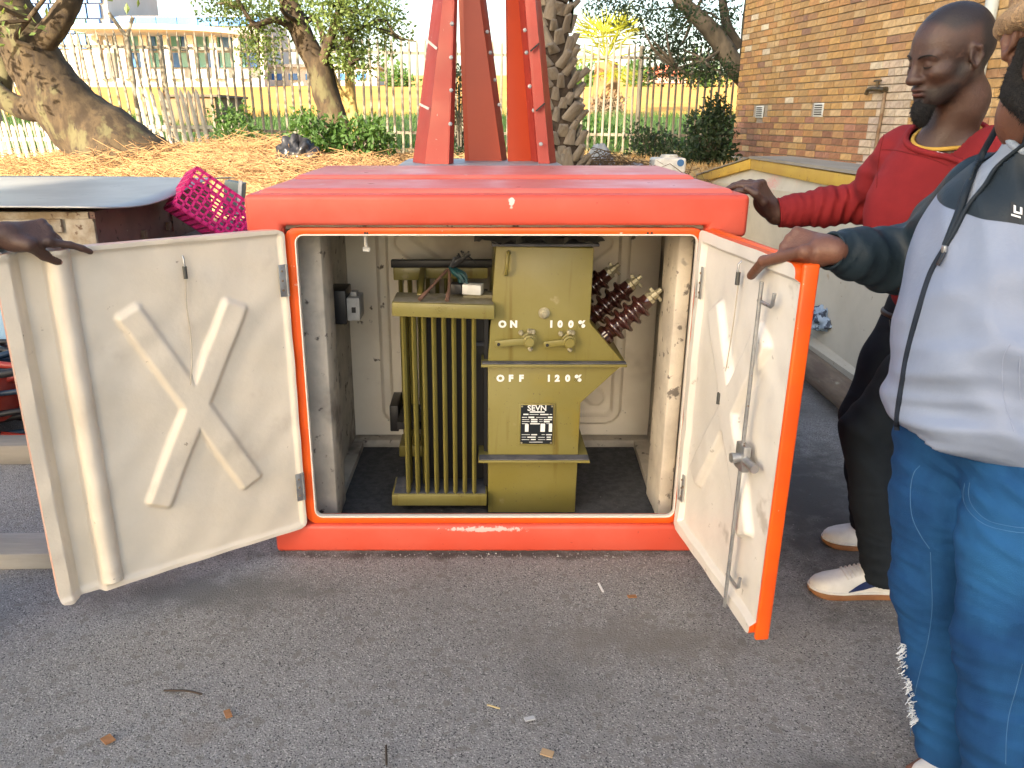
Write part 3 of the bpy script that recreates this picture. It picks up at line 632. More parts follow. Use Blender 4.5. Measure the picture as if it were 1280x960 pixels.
for k in range(12):
    a = rng.uniform(-1, 1, 3); g.tube(curve([(-.105 + .01 * a[0], 2.79, .94), (-.075 + .02 * a[1], 2.80, .965 + .01 * a[2]), (-.06 + .03 * a[0], 2.80, .985 + .015 * a[1])], 4), .0035, 5)
g.tube([(-.07, 2.79, .955), (-.045, 2.79, .985), (-.01, 2.79, .955)], .003, 5)
small('wire_tangle', g, blackw, 'black tangle of stripped wires above the teal bundle', 'wires', smooth=60)
# ------------------------------------------------------------------ palisade fence
MT['pale'] = mat('fence_steel', (.27, .245, .195), (.17, .15, .11), scale=3, rough=.7, metal=.15, spots=[(6, .62, .72, (.22, .11, .05))])
MT['palewhite'] = mat('fence_white', (.62, .60, .54), (.45, .40, .32), scale=5, rough=.7, spots=[(9, .6, .7, (.3, .2, .1))])
def pale_mesh(h, w=.046):
    g = G(); n = 5; prof = [(-w / 2, 0), (-w / 4, -.014), (w / 4, -.014), (w / 2, 0), (w / 4, -.007), (-w / 4, -.007)]
    g.prism(prof, lambda a, b, t: Vector((a, b, h * .93 * t)))
    g.add([(-w / 2, 0, h * .93), (-w / 4, -.014, h * .93), (w / 4, -.014, h * .93), (w / 2, 0, h * .93), (0, -.008, h)], [(0, 1, 4), (1, 2, 4), (2, 3, 4), (3, 0, 4)])
    return g
FA = Vector((-11.0, 14.2, 0)); FB = Vector((7.5, 16.3, 0))
def fence_pt(x): t = (x - FA.x) / (FB.x - FA.x); return FA.lerp(FB, t)
fen = thing('palisade_fence', 'tall steel palisade fence with pointed pales along the dry bank', 'fence', (0, 15.4, .8))
pm = None
x = -10.9; k = 0
def fence_base(x): return .86 - .012 * (x + 8)
while x < 7.4:
    p = fence_pt(x); zb = fence_base(x)
    lean = .13 * (1 - smoothstep(-9, -3, x)) + random.uniform(-.012, .012)
    M = Matrix.Translation((p.x, p.y, zb - .05)) @ Matrix.Rotation(-lean, 4, 'Y') @ Matrix.Rotation(R(6.5), 4, 'Z')
    if pm is None:
        o = pale_mesh(2.08).obj('pale', MT['pale']); pm = o.data; bpy.data.objects.remove(o)
    link('pale', pm, fen, M @ Matrix.Diagonal((1, 1, random.uniform(.985, 1.015), 1)))
    x += .138 + random.uniform(-.006, .006)
for dz in (.38, 1.74):
    pts = [fence_pt(x) + Vector((0 + (-.13 * (1 - smoothstep(-9, -3, x))) * dz * 1, .03, fence_base(x) + dz)) for x in np.linspace(-11, 7.5, 14)]
    g = G()
    for a, b in zip(pts, pts[1:]): g.bar(a, b, .03, .05)
    g.obj('rail', MT['pale'], fen)
for xx in (-8.4, -5.55, -2.7, .15, 3.0, 5.9):
    p = fence_pt(xx); G().bb(p.x - .04, p.x + .04, p.y + .05, p.y + .13, 0, fence_base(xx) + 1.95).obj('post', MT['pale'], fen)
# Y-topped strand post
p = at(163, 150, 13.6); t = at(155, 46, 13.6)
yp = G().tube([Vector((p.x + .12, 13.7, .7)), Vector((t.x, 13.7, t.z))], .045, 8).obj('strand_post', MT['pale'], fen, smooth=60)
G().tube([Vector((t.x, 13.7, t.z)), at(136, 16, 13.7)], .03, 6).obj('strand_arm', MT['pale'], yp, smooth=60)
G().tube([Vector((t.x, 13.7, t.z)), at(166, 21, 13.7)], .03, 6).obj('strand_arm', MT['pale'], yp, smooth=60)
# low white picket panels leaning in front of the fence
def low_panel(name, label, px0, px1, ytop, ybot, Y, n, lean=0):
    a = at(px0, ybot, Y); b = at(px1, ybot, Y); h = at(px0, ytop, Y).z - a.z
    t = thing(name, label, 'fence panel', ((a.x + b.x) / 2, Y, a.z), 'low white picket panels')
    o = pale_mesh(h, .06).obj('picket', MT['palewhite']); pmm = o.data; bpy.data.objects.remove(o)
    for k in range(n):
        x = a.x + (b.x - a.x) * (k + .5) / n
        link('picket', pmm, t, Matrix.Translation((x, Y, a.z + random.uniform(-.03, .03) - .1)) @ Matrix.Rotation(R(-lean + random.uniform(-2, 2)), 4, 'Y') @ Matrix.Diagonal((1, 1, random.uniform(.95, 1.12) + .1 / h, 1)))
    G().bar(Vector((a.x, Y + .03, a.z + h * .42)), Vector((b.x, Y + .03, a.z + h * .42)), .03, .05).obj('rail', MT['palewhite'], t)
low_panel('picket_panel', 'short white picket panel below the thick leaning trunk', -12, 80, 152, 190, 12.6, 9, 4)
low_panel('picket_panel', 'sunlit white picket panel left of the leafy tree', 186, 268, 112, 192, 13.3, 9, 6)

# ------------------------------------------------------------------ trees and plants
MT['bark'] = mat('bark', (.032, .021, .012), (.075, .052, .028), scale=9, rough=.95, bump=.45, bscale=22, spots=[(3, .55, .65, (.10, .09, .045)), (14, .57, .66, (.035, .024, .016))], stretch=(1, 1, .45))
MT['bark2'] = mat('grey_bark', (.085, .075, .06), (.14, .12, .095), scale=9, rough=.95, bump=.8, bscale=20, stretch=(1, 1, .4))
def leafmat(name, a, b):
    m = mat(name, a, b, scale=2.5, rough=.55, spots=[(14, .5, .65, tuple(q * .55 for q in a))]); n = m.node_tree
    bs = n.nodes["Principled BSDF"]; out = n.nodes["Material Output"]
    tr_ = n.nodes.new("ShaderNodeBsdfTranslucent"); tr_.inputs[0].default_value = (b[0] * 1.6, b[1] * 1.5, b[2], 1)
    mx = n.nodes.new("ShaderNodeMixShader"); mx.inputs[0].default_value = .35
    n.links.new(bs.outputs[0], mx.inputs[1]); n.links.new(tr_.outputs[0], mx.inputs[2]); n.links.new(mx.outputs[0], out.inputs["Surface"]); return m
MT['leaf'] = leafmat('leaf_green', (.085, .14, .032), (.16, .22, .06))
MT['leafdark'] = leafmat('leaf_dark', (.018, .042, .020), (.035, .065, .028))
MT['leafbush'] = leafmat('leaf_bush', (.045, .105, .022), (.085, .17, .035))
def leaves(centres, per, spread, size, flat=.8, up=.3, name='crown', m=None, parent=None, aspect=2.0):
    """leaf blades (4-vertex, slightly folded) scattered about clump centres"""
    C = np.repeat(np.array([tuple(c) for c in centres]), per, axis=0); n = len(C)
    d = rng.normal(size=(n, 3)); d /= np.linalg.norm(d, axis=1)[:, None]; rad = rng.random(n) ** .5
    P = C + d * (rad * spread)[:, None] * np.array([1, 1, flat])
    a = rng.normal(size=(n, 3)); a[:, 2] += up * rng.normal(size=n); a += d * .7; a /= np.linalg.norm(a, axis=1)[:, None]
    b = np.cross(a, rng.normal(size=(n, 3))); b /= np.linalg.norm(b, axis=1)[:, None]; c = np.cross(a, b)
    L = size * rng.uniform(.6, 1.3, n)[:, None]; Wd = L / aspect
    v = np.stack([P, P + a * L * .5 + b * Wd * .5 + c * L * .06, P + a * L, P + a * L * .5 - b * Wd * .5 + c * L * .06], 1).reshape(-1, 3)
    f = np.arange(n * 4).reshape(n, 4)
    me = bpy.data.meshes.new(name); me.from_pydata(v.tolist(), [], f.tolist()); me.materials.append(m); me.update()
    return link(name, me, parent)
def branch_tree(name, label, base, limbs, mbark, clumps, per, spread, size, mleaf, group=None, cat='tree', twigs=True):
    t = thing(name, label, cat, base, group)
    for i, (pts, rad) in enumerate(limbs):
        c = curve(pts, 6); n = len(c); ri = np.interp(np.linspace(0, 1, n), np.linspace(0, 1, len(rad)), rad)
        c = [p + Vector((math.sin(k * .8 + i) * .03, math.cos(k * .6 + i) * .03, 0)) * float(ri[k]) for k, p in enumerate(c)]
        G().tube(c, [float(r) * (1 + .025 * math.sin(k * 2.1 + i)) for k, r in enumerate(ri)], 12).obj('trunk' if i == 0 else 'limb', mbark, t, smooth=70)
    if clumps:
        if twigs:
            g = G(); ends = [Vector(l[0][-1]) for l in limbs] + [Vector(l[0][len(l[0]) // 2]) for l in limbs]
            for c in clumps:
                c = Vector(c); e = min(ends, key=lambda q: (q - c).length); mid = (e + c) / 2 + Vector(rng.uniform(-.1, .1, 3))
                g.tube(curve([e, mid, c], 4), [.03, .028, .026, .024, .02, .017, .014, .011, .008], 5)
            o = g.obj('twigs', mbark, t, smooth=60); tag(o, kind='stuff')
        leaves(clumps, per, spread, size, m=mleaf, parent=t)
    return t
def A(px, py, Y, dx=0): p = at(px, py, Y); return Vector((p.x + dx, Y, p.z))
def clumps(pxs, Y, dy): return [A(px, py, Y + rng.uniform(-dy, dy)) for px, py in pxs]
# thick leaning tree at the left
Y1 = 11.2
cl = [A(px, py, Y1 + rng.uniform(-2, 2)) for px, py in [(-60, -60), (-20, -110), (40, -140), (110, -120), (150, -80), (-120, -40), (-160, -120), (60, -220), (-60, -220), (180, -180), (-40, -20), (-150, 20)] for _ in range(3)]
t1 = branch_tree('shade_tree', 'thick leaning trunk with a forked limb at the left fence', (A(125, 182, Y1).x, Y1, .8),
    [([A(176, 240, Y1), A(146, 196, Y1), A(105, 158, Y1), A(62, 108, Y1), A(35, 60, Y1), A(5, 5, Y1), A(-30, -70, Y1)], [.80, .60, .46, .38, .36, .33, .26]),
     ([A(40, 70, Y1), A(55, 50, Y1 - .1), A(78, 20, Y1 - .1), A(92, -10, Y1), A(105, -60, Y1)], [.16, .165, .15, .13, .10]),
     ([A(62, 130, Y1), A(35, 136, Y1 + .1), A(10, 126, Y1 + .1), A(-30, 95, Y1 + .2)], [.22, .16, .14, .12]),
     ([A(5, 118, Y1 + .5), A(6, 90, Y1 + .5), A(-5, 60, Y1 + .5)], [.10, .09, .08]),
     ([A(42, 60, Y1 - .3), A(20, 48, Y1 - .4), A(35, 25, Y1 - .4), A(58, -5, Y1 - .4)], [.03, .03, .03, .025])], MT['bark'], cl, 190, .8, .10, MT['leaf'])
# leafy tree in the middle
Y2 = 11.0
pxc = [(285, 8), (310, 18), (335, 10), (360, 25), (385, 12), (425, 20), (440, 45), (455, 18), (470, 35), (485, 15), (430, 62), (445, 78), (330, 38), (415, 5), (300, -15), (350, -20), (400, -25), (450, -20), (480, -15), (270, 5), (320, 55), (325, 72), (436, 75), (380, -60), (430, -70), (330, -60), (470, -50), (440, 30), (465, 5), (488, 42), (405, 18)]
cl = clumps(pxc, Y2, .9)
branch_tree('leafy_tree', 'leafy tree with dark leaning trunk beside the sunlit pickets', (A(432, 190, Y2).x, Y2, .8),
    [([A(440, 200, Y2), A(424, 165, Y2), A(408, 122, Y2), A(398, 85, Y2), A(378, 45, Y2), A(362, 5, Y2), A(340, -60, Y2)], [.21, .18, .165, .15, .14, .12, .08]),
     ([A(400, 90, Y2), A(412, 50, Y2 - .2), A(425, 10, Y2 - .3), A(430, -40, Y2)], [.07, .06, .05, .04]),
     ([A(425, 135, Y2 + .1), A(414, 95, Y2 + .1), A(408, 60, Y2), A(395, 20, Y2)], [.05, .05, .045, .03]),
     ([A(372, 40, Y2), A(345, 25, Y2 - .3), A(318, 30, Y2 - .5), A(300, 5, Y2 - .5)], [.05, .04, .03, .02]),
     ([A(378, 30, Y2), A(352, 12, Y2 - .4), A(360, -20, Y2 - .5)], [.03, .025, .02]),
     ([A(420, 30, Y2), A(436, 50, Y2 - .2), A(437, 80, Y2 - .3)], [.03, .028, .02]),
     ([A(440, 40, Y2), A(478, 25, Y2 - .2), A(495, 45, Y2 - .2), A(520, 52, Y2 - .2)], [.025, .02, .015, .008])], MT['bark'], cl, 300, .32, .058, MT['leaf'])
YS = 12.2
branch_tree('forked_sapling', 'slim pale forked sapling behind the dark leaning trunk', (A(447, 185, YS).x, YS, .8),
    [([A(446, 190, YS), A(442, 150, YS), A(438, 120, YS), A(436, 85, YS)], [.10, .085, .07, .06]), ([A(440, 132, YS), A(424, 112, YS), A(412, 80, YS), A(405, 50, YS)], [.05, .045, .04, .03])],
    mat('pale_bark', (.38, .28, .10), (.30, .22, .08), scale=8, rough=.9), [A(430, 70, YS), A(440, 66, YS), A(408, 45, YS)], 40, .25, .08, MT['leaf'])
# tree behind the brick building
Y3 = 13.6
pxc = [(745, 5), (765, 12), (785, 4), (800, 22), (815, 12), (832, 30), (845, 45), (828, 55), (842, 66), (820, 70), (835, 84), (848, 88), (822, 92), (855, 62), (870, 40), (885, 55), (900, 70), (880, 78), (868, 92), (905, 92), (860, 20), (880, 10), (900, 25), (915, 10), (915, 45), (890, 90), (800, -15), (840, -15), (880, -20), (920, -20), (780, -30), (850, 8), (846, 22), (875, 95), (812, 45)]
branch_tree('evergreen_tree', 'dark evergreen tree with curved bough beside the brick building corner', (4.75, 14.2, .8),
    [([Vector((4.85, 14.3, .7)), Vector((4.8, 14.2, 1.8)), A(940, 100, 14.0), A(938, 40, 14.0), A(950, -80, 14)], [.22, .2, .18, .15, .1]),
     ([A(945, 110, 13.9), A(918, 82, Y3), A(895, 45, Y3), A(868, 18, Y3), A(840, -12, Y3), A(800, -60, Y3)], [.17, .16, .145, .12, .10, .06]),
     ([A(924, 60, Y3 + .3), A(908, 30, Y3 + .3), A(902, -10, Y3 + .3)], [.09, .08, .06]),
     ([A(905, 60, Y3), A(880, 75, Y3 - .3), A(845, 85, Y3 - .4)], [.03, .02, .012])], MT['bark2'], clumps(pxc, Y3, .7), 170, .26, .065, MT['leafdark'])
# date palm trunk next to the steel frame
YP = 7.9
MT['boot'] = mat('palm_boot', (.30, .255, .195), (.19, .155, .115), scale=7, rough=.95, bump=.7, bscale=50, spots=[(20, .6, .7, (.26, .23, .19))], stretch=(1, 1, .35))
pal_ = thing('date_palm', 'rough date palm trunk rising beside the red steel frame', 'palm', (A(708, 205, YP).x, YP, .75))
axis = curve([A(712, 225, YP), A(708, 195, YP), A(700, 120, YP), A(694, 50, YP), A(692, 0, YP), A(690, -60, YP), A(690, -170, YP)], 10)
G().tube(axis, [.125 + .02 * math.exp(-i / 6) for i in range(len(axis))], 14).obj('trunk', mat('palm_fibre', (.09, .065, .045), (.05, .036, .025), scale=20, rough=1, bump=1, bscale=60), pal_, smooth=60)
bg = G(); bg.add([(-.055, 0, 0), (.055, 0, 0), (.036, .045, .13), (-.036, .045, .13), (-.05, .03, -.01), (.05, .03, -.01), (.030, .075, .115), (-.030, .075, .115), (0, .05, .02), (0, .085, .13)],
    [(0, 1, 2, 3), (4, 7, 9, 8), (8, 9, 6, 5), (0, 4, 5, 1), (3, 2, 6, 9), (3, 9, 7), (0, 3, 7, 4), (1, 5, 6, 2), (4, 8, 5)])
o = bg.obj('leaf_base', MT['boot'], bevel=.006, seg=1); bmesh_boot = o.data; bpy.data.objects.remove(o)
L_ = [0]
for a, b in zip(axis, axis[1:]): L_.append(L_[-1] + (b - a).length)
def axp(s):
    i = min(int(np.searchsorted(L_, s)) - 1, len(axis) - 2); i = max(i, 0); t = (s - L_[i]) / (L_[i + 1] - L_[i]); return axis[i].lerp(axis[i + 1], t)
nb = 0; s_ = .05; ph = 0
while s_ < L_[-1] - .25:
    for k in range(7):
        a = ph + k * 2 * math.pi / 7 + random.uniform(-.1, .1); p = axp(s_ + random.uniform(-.045, .045))
        M = Matrix.Translation(p) @ Matrix.Rotation(a, 4, 'Z') @ Matrix.Translation((0, .105, 0)) @ Matrix.Rotation(R(random.uniform(-30, 8)), 4, 'X') @ Matrix.Rotation(R(random.uniform(-22, 22)), 4, 'Y') @ Matrix.Diagonal((random.uniform(.7, 1.2), random.uniform(.7, 1.5), random.uniform(.7, 1.5), 1))
        link('leaf_base', bmesh_boot, pal_, M); nb += 1
    s_ += .098; ph += math.pi / 7 + .06
def frond(o, d, L, droop, nl=26, w=.34, lw=.022):
    o = Vector(o); d = Vector(d).normalized(); pts = [o + d * L * t + Vector((0, 0, -droop * t * t)) for t in np.linspace(0, 1, 14)]
    g = G(); g.tube(pts, [.022 * (1 - .85 * t) + .003 for t in np.linspace(0, 1, 14)], 5)
    for i in range(nl):
        t = .12 + .86 * i / nl; k = min(int(t * 13), 12); p = pts[k].lerp(pts[k + 1], t * 13 - k); tg = (pts[k + 1] - pts[k]).normalized(); s = tg.cross(Vector((0, 0, 1))).normalized()
        ll_ = w * math.sin(math.pi * min(t * .8 + .15, 1)) + .08
        for sg in (-1, 1):
            e = p + (s * sg * .85 + tg * .7 + Vector((0, 0, random.uniform(-.25, .25)))).normalized() * ll_; n_ = (e - p).cross(Vector((0, 0, 1))).normalized() * lw / 2
            g.add([p - n_, p + n_, (p + e) / 2 + n_ + Vector((0, 0, .02)), e, (p + e) / 2 - n_ + Vector((0, 0, .02))], [(0, 1, 2, 3, 4)])
    return g
top = axis[-1]
for k in range(16):
    a = k * 2.4; frond(top + Vector((0, 0, -.1)), (math.cos(a), math.sin(a), random.uniform(.3, 1.2)), 1.8, .9).obj('frond', MT['leafbush'], pal_)
g = G(); p = A(709, -30, YP - .1)
for k in range(3): g.add([p + Vector((k * .004, 0, 0)), p + Vector((k * .004 + .012, 0, 0)), A(714 + k * .5, 10, YP - .1) + Vector((.02, 0, 0)), A(715 + k * .4 - 2, 48 - 3 * abs(k - 4), YP - .1)], [(0, 1, 2, 3)])
g.obj('dead_frond', MT['leafdark'], pal_)
# fan palm across the fence
YF = 27.0
MT['fan'] = leafmat('fan_leaf', (.22, .25, .02), (.36, .36, .04))
fp = thing('fan_palm', 'sunlit yellow green fan palm beyond the fence', 'palm', (A(757, 140, YF).x, YF, 1.5))
G().tube([A(757, 152, YF), A(757, 120, YF), A(758, 78, YF)], [.55, .42, .36], 12).obj('trunk', mat('fan_trunk', (.30, .17, .07), (.20, .11, .05), scale=4, rough=1, bump=1, bscale=12), fp, smooth=60)
leaves([A(750, 130, YF - .4), A(758, 138, YF - .4), A(765, 128, YF - .4), A(768, 140, YF - .3), A(748, 143, YF - .3)], 160, .35, .25, m=mat('dry_skirt', (.22, .17, .11), (.14, .10, .07), scale=3, rough=1), parent=fp, name='dead_skirt', aspect=5)
ft = A(758, 74, YF)
for k in range(24):
    a = k * 2.399; el = R(random.uniform(-25, 80)); d = Vector((math.cos(a) * math.cos(el), math.sin(a) * math.cos(el), math.sin(el))); L = random.uniform(.75, 1.15)
    c0 = ft + d * L; side = d.cross(Vector((0, 0, 1))).normalized(); upv = side.cross(d)
    g = G().tube([ft, c0], .02, 5)
    for j in range(13):
        b = R(-75 + 150 * j / 12); e = c0 + (d * math.cos(b) + side * math.sin(b)) * random.uniform(.75, 1.05) + Vector((0, 0, -.22 * random.random())); n_ = (e - c0).cross(upv).normalized() * .035
        g.add([c0, (c0 + e) / 2 + n_, e, (c0 + e) / 2 - n_], [(0, 1, 2, 3)])
    g.obj('fan_leaf', MT['fan'], fp)
# shrubs
def shrub(name, label, pxs, Y, per, spread, size, m, stems=True, group=None, up=.3):
    cs = [A(px, py, Y + rng.uniform(-.25, .25)) for px, py in pxs]; bx = sum(c.x for c in cs) / len(cs); zb = float(terr(bx, Y))
    t = thing(name, label, 'shrub', (bx, Y, zb), group)
    g = G()
    for c in cs: g.tube(curve([Vector((bx + (c.x - bx) * .4, Y, zb - .05)), Vector(((bx + c.x) / 2, (Y + c.y) / 2, (zb + c.z) / 2)), c], 4), .012, 5)
    tag(g.obj('stems', MT['bark2'], t), kind='stuff'); leaves(cs, per, spread, size, m=m, parent=t, name='foliage', up=up); return t
shrub('leafy_shrub', 'sunlit green shrub at the foot of the leafy tree', [(375, 165), (385, 150), (395, 172), (410, 180), (425, 170), (440, 165), (455, 160), (465, 178), (445, 185), (415, 160), (430, 190), (400, 190), (470, 165), (455, 195), (388, 182), (480, 180)], 10.3, 110, .2, .085, MT['leafbush'])
shrub('leafy_shrub', 'shrub growing among the white pickets left of the tree', [(275, 140), (290, 150), (300, 140), (282, 165), (305, 160), (295, 175), (278, 180), (312, 172)], 12.9, 80, .22, .085, MT['leafbush'])
shrub('leafy_shrub', 'low round shrub by the fence behind the white canister', [(795, 165), (808, 172), (820, 168), (832, 175), (805, 185), (825, 188), (838, 182), (815, 195), (795, 195), (842, 192)], 13.8, 110, .24, .075, MT['leafdark'])
shrub('leafy_shrub', 'tall dark shrub against the brick building corner', [(900, 150), (890, 155), (878, 150), (868, 158), (905, 165), (885, 170), (870, 178), (900, 182), (880, 190), (895, 198), (870, 200), (908, 192), (896, 140), (866, 190), (905, 208), (885, 210), (862, 206), (897, 130)], 11.6, 150, .2, .075, MT['leafdark'])
shrub('leafy_shrub', 'thin shrub seen between the red steel legs', [(575, 88), (573, 105), (578, 120), (570, 135), (574, 150), (580, 165), (570, 175), (578, 185), (568, 190)], 12.8, 55, .14, .07, MT['leafdark'])
shrub('leafy_shrub', 'low green shrub behind the grey tarpaulin', [(722, 150), (732, 155), (745, 160), (760, 165), (770, 172), (752, 178), (735, 172), (778, 180)], 17.5, 90, .3, .11, MT['leafbush'])
# grass on the verge and dry stalks on the bank
def blades(name, label, n, xr, yr, h, m, cat='grass', lean=.4, w=.02, wpow=1):
    x = rng.uniform(*xr, n); y = rng.uniform(*yr, n); z = terr(x, y); hh = h * rng.uniform(.4, 1.2, n)
    a = rng.uniform(0, 2 * math.pi, n); dx = np.cos(a) * hh * lean; dy = np.sin(a) * hh * lean; sx = -np.sin(a) * w; sy = np.cos(a) * w
    v = np.stack([np.stack([x - sx, y - sy, z - .02], 1), np.stack([x + sx, y + sy, z - .02], 1), np.stack([x + dx, y + dy, z + hh], 1)], 1).reshape(-1, 3)
    me = bpy.data.meshes.new(name); me.from_pydata(v.tolist(), [], np.arange(n * 3).reshape(n, 3).tolist()); me.materials.append(m); me.update()
    return tag(link(name, me), label, cat, kind='stuff')
blades('verge_grass', 'green grass on the verge beyond the palisade fence', 34000, (-22, 18), (15.2, 24), .24, MT['leafbush'], w=.012)
MT['straw'] = mat('straw', (.58, .40, .17), (.48, .30, .12), scale=5, rough=.95)
MT['twig'] = mat('dry_twig', (.42, .26, .12), (.30, .175, .085), scale=6, rough=.95)
blades('dry_grass', 'dry straw covering the sunlit bank before the fence', 26000, (-13, 6), (7.4, 15), .07, MT['straw'], lean=1.4, w=.008)
def stalks(name, label, n, cx, cy, sx, sy, h, L, m, cat):
    g = G()
    for k in range(n):
        x = cx + rng.normal() * sx; y = cy + rng.normal() * sy; e = math.exp(-((x - cx) / sx / 1.7) ** 2 - ((y - cy) / sy / 1.7) ** 2)
        z = float(terr(x, y)) + rng.random() * h * e; a = rng.uniform(0, 2 * math.pi); l = L * rng.uniform(.4, 1.2); d = Vector((math.cos(a), math.sin(a) * .6, rng.normal() * .28)).normalized()
        p = Vector((x, y, z + .02)); g.tube([p - d * l / 2, p + Vector((rng.normal() * .04, 0, rng.normal() * .04 + .03)), p + d * l / 2], [.004, .0035, .0015], 4)
    return tag(g.obj(name, m), label, cat, kind='stuff')
stalks('brushwood', 'pile of dry pruned branches in front of the fence', 3200, -3.7, 11.2, 1.5, .9, .30, .7, MT['twig'], 'branches')
stalks('brushwood', 'dry sticks heaped right of the branch pile near the kiosk', 1500, -2.3, 9.2, .9, .6, .18, .5, MT['twig'], 'branches')
stalks('leaf_litter', 'brown palm litter round the foot of the date palm', 600, 1.1, 8.3, .5, .4, .25, .4, mat('palm_litter', (.16, .10, .05), (.10, .07, .04), scale=6, rough=1), 'litter')

# ------------------------------------------------------------------ distant buildings
MT['white'] = mat('white_render', (.50, .48, .45), (.45, .43, .40), scale=.3, rough=.8)
MT['bglass'] = mat('blue_glass', (.03, .12, .36), (.06, .19, .45), scale=.25, rough=.25, spec=.25)
MT['gglass'] = mat('green_glass', (.10, .30, .30), (.14, .36, .34), scale=.25, rough=.25, spec=.25)
MT['brownw'] = mat('brown_wall', (.16, .10, .06), (.22, .14, .08), scale=.8, rough=.95)
YB = 85.0
off = thing('glass_office', 'far glass fronted office with white canopy beyond the fence', 'building', (A(180, 110, YB).x, YB + 6, 3.5))
def fb(px0, px1, py0, py1, Y, d, nm, m, parent=off):
    a = A(px0, py1, Y); b = A(px1, py0, Y); return G().bb(a.x, b.x, Y, Y + d, a.z, b.z).obj(nm, m, parent)
fb(30, 125, -60, 100, YB + 5, 14, 'tower_wall', MT['white']); fb(85, 320, 20, 100, YB + 6, 14, 'hall_wall', MT['white'])
fb(0, 330, 98, 132, YB + 2, 20, 'podium', MT['white'])
for r in range(6):
    for c in range(6):
        fb(31 + c * 15.5, 45.8 + c * 15.5, -52 + r * 19, -34.5 + r * 19, YB + 4.6, .3, 'pane', MT['bglass'] if (r * 3 + c * 5) % 4 else MT['gglass'])
for c in range(15):
    for r in range(2):
        fb(84 + c * 16, 97 + c * 16, 45 + r * 21, 63 + r * 21, YB + 5.6, .3, 'pane', MT['gglass'] if (c + r) % 3 else MT['bglass'])
for c in range(8): fb(118 + c * 26, 142 + c * 26, 21, 32, YB + 5.5, .4, 'pane', MT['bglass'])
for c in range(9): fb(92 + c * 29, 95 + c * 29, 44, 98, YB + 1.2, .4, 'column', MT['white'])
g = G(); pts = [A(80, 36, YB - 2), A(140, 36, YB - 2), A(220, 37, YB - 1.5), A(280, 41, YB), A(330, 49, YB + 3)]
pp = curve(pts, 6); n = len(pp)
g.add([p for p in pp] + [p + Vector((0, 0, .45)) for p in pp] + [p + Vector((0, 9, .45)) for p in pp] + [p + Vector((0, 9, 0)) for p in pp],
      [(i, i + 1, n + i + 1, n + i) for i in range(n - 1)] + [(n + i, n + i + 1, 2 * n + i + 1, 2 * n + i) for i in range(n - 1)] + [(3 * n + i, 3 * n + i + 1, i + 1, i) for i in range(n - 1)]); g.obj('canopy', MT['white'], off)
hut = thing('brown_shed', 'low brown shed beyond the sunlit white pickets', 'shed', (A(240, 140, 21).x, 22, 1.2))
fb(208, 268, 121, 160, 21, 2.5, 'wall', MT['brownw'], hut); fb(205, 271, 118, 121, 20.9, 2.8, 'roof', mat('shed_roof', (.10, .08, .06), rough=.8), hut)
h2 = thing('red_roofed_house', 'far red roofed house right of the fan palm', 'house', (A(830, 95, 110).x, 114, 5))
fb(806, 858, 92, 104, 110, 8, 'wall', mat('pink_wall', (.55, .30, .24), rough=.9), h2)
a = A(800, 92, 109); b = A(864, 92, 109); tt = A(832, 82, 109)
G().prism([(a.x, a.z), (b.x, b.z), (b.x - 2, tt.z), (a.x + 2, tt.z)], lambda x, z, t: Vector((x, 109 + 9.5 * t, z))).obj('roof', mat('red_roof', (.50, .13, .09), rough=.8), h2)
fb(812, 820, 95, 100, 109.9, .2, 'window', MT['darkglass'], h2); fb(838, 846, 95, 100, 109.9, .2, 'window', MT['darkglass'], h2)
w2 = thing('white_warehouse', 'far white warehouse seen left of the red frame', 'building', (A(410, 108, 95).x, 99, 4))
fb(330, 470, 84, 112, 95, 8, 'wall', MT['white'], w2); fb(326, 474, 80, 84, 94.5, 9, 'roof', MT['white'], w2)
for c in range(6): fb(340 + c * 21, 352 + c * 21, 92, 100, 94.8, .3, 'window', MT['bglass'], w2)
for i, (px, py, r) in enumerate([(735, 98, 1.5), (790, 98, 1.2), (880, 97, 1.8), (500, 100, 1.6)]):
    c = A(px, py, 88); t = thing('far_bush', ('small green bush on the skyline left of the fan palm', 'tiny bush on the skyline right of the fan palm', 'wide bush on the skyline by the evergreen bough', 'bush on the skyline left of the red frame')[i], 'bush', (c.x, 88, float(terr(c.x, 88))), 'bushes on the skyline')
    leaves([c + Vector(rng.normal(size=3) * r * .5) for _ in range(8)], 60, r * .7, .6, m=MT['leafbush'], parent=t, name='foliage')

# ------------------------------------------------------------------ red steel frame
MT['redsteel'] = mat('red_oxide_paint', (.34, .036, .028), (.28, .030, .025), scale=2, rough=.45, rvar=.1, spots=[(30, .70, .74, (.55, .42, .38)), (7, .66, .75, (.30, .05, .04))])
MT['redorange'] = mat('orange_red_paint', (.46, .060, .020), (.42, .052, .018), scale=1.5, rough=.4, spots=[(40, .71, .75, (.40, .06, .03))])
MT['galvplate'] = mat('galvanised_plate', (.34, .36, .38), (.26, .28, .30), scale=9, rough=.5, metal=.3)
YT = 6.5
st = thing('steel_frame', 'red painted steel mast foot with tapered channel legs on a plate', 'steel frame', (0, YT, .6))
pa = A(497, 209, YT - .25); pb = A(703, 209, YT - .25)
pz = A(600, 204, YT).z
G().bb(pa.x, pb.x, YT - .45, YT + .75, pz - .035, pz - .001).obj('base_plate', MT['galvplate'], st, bevel=.004)
for q in (-.5, .5): G().bb(q - .08, q + .08, YT - .4, YT + .7, .0, pz - .036).obj('skid', MT['galvplate'], st)
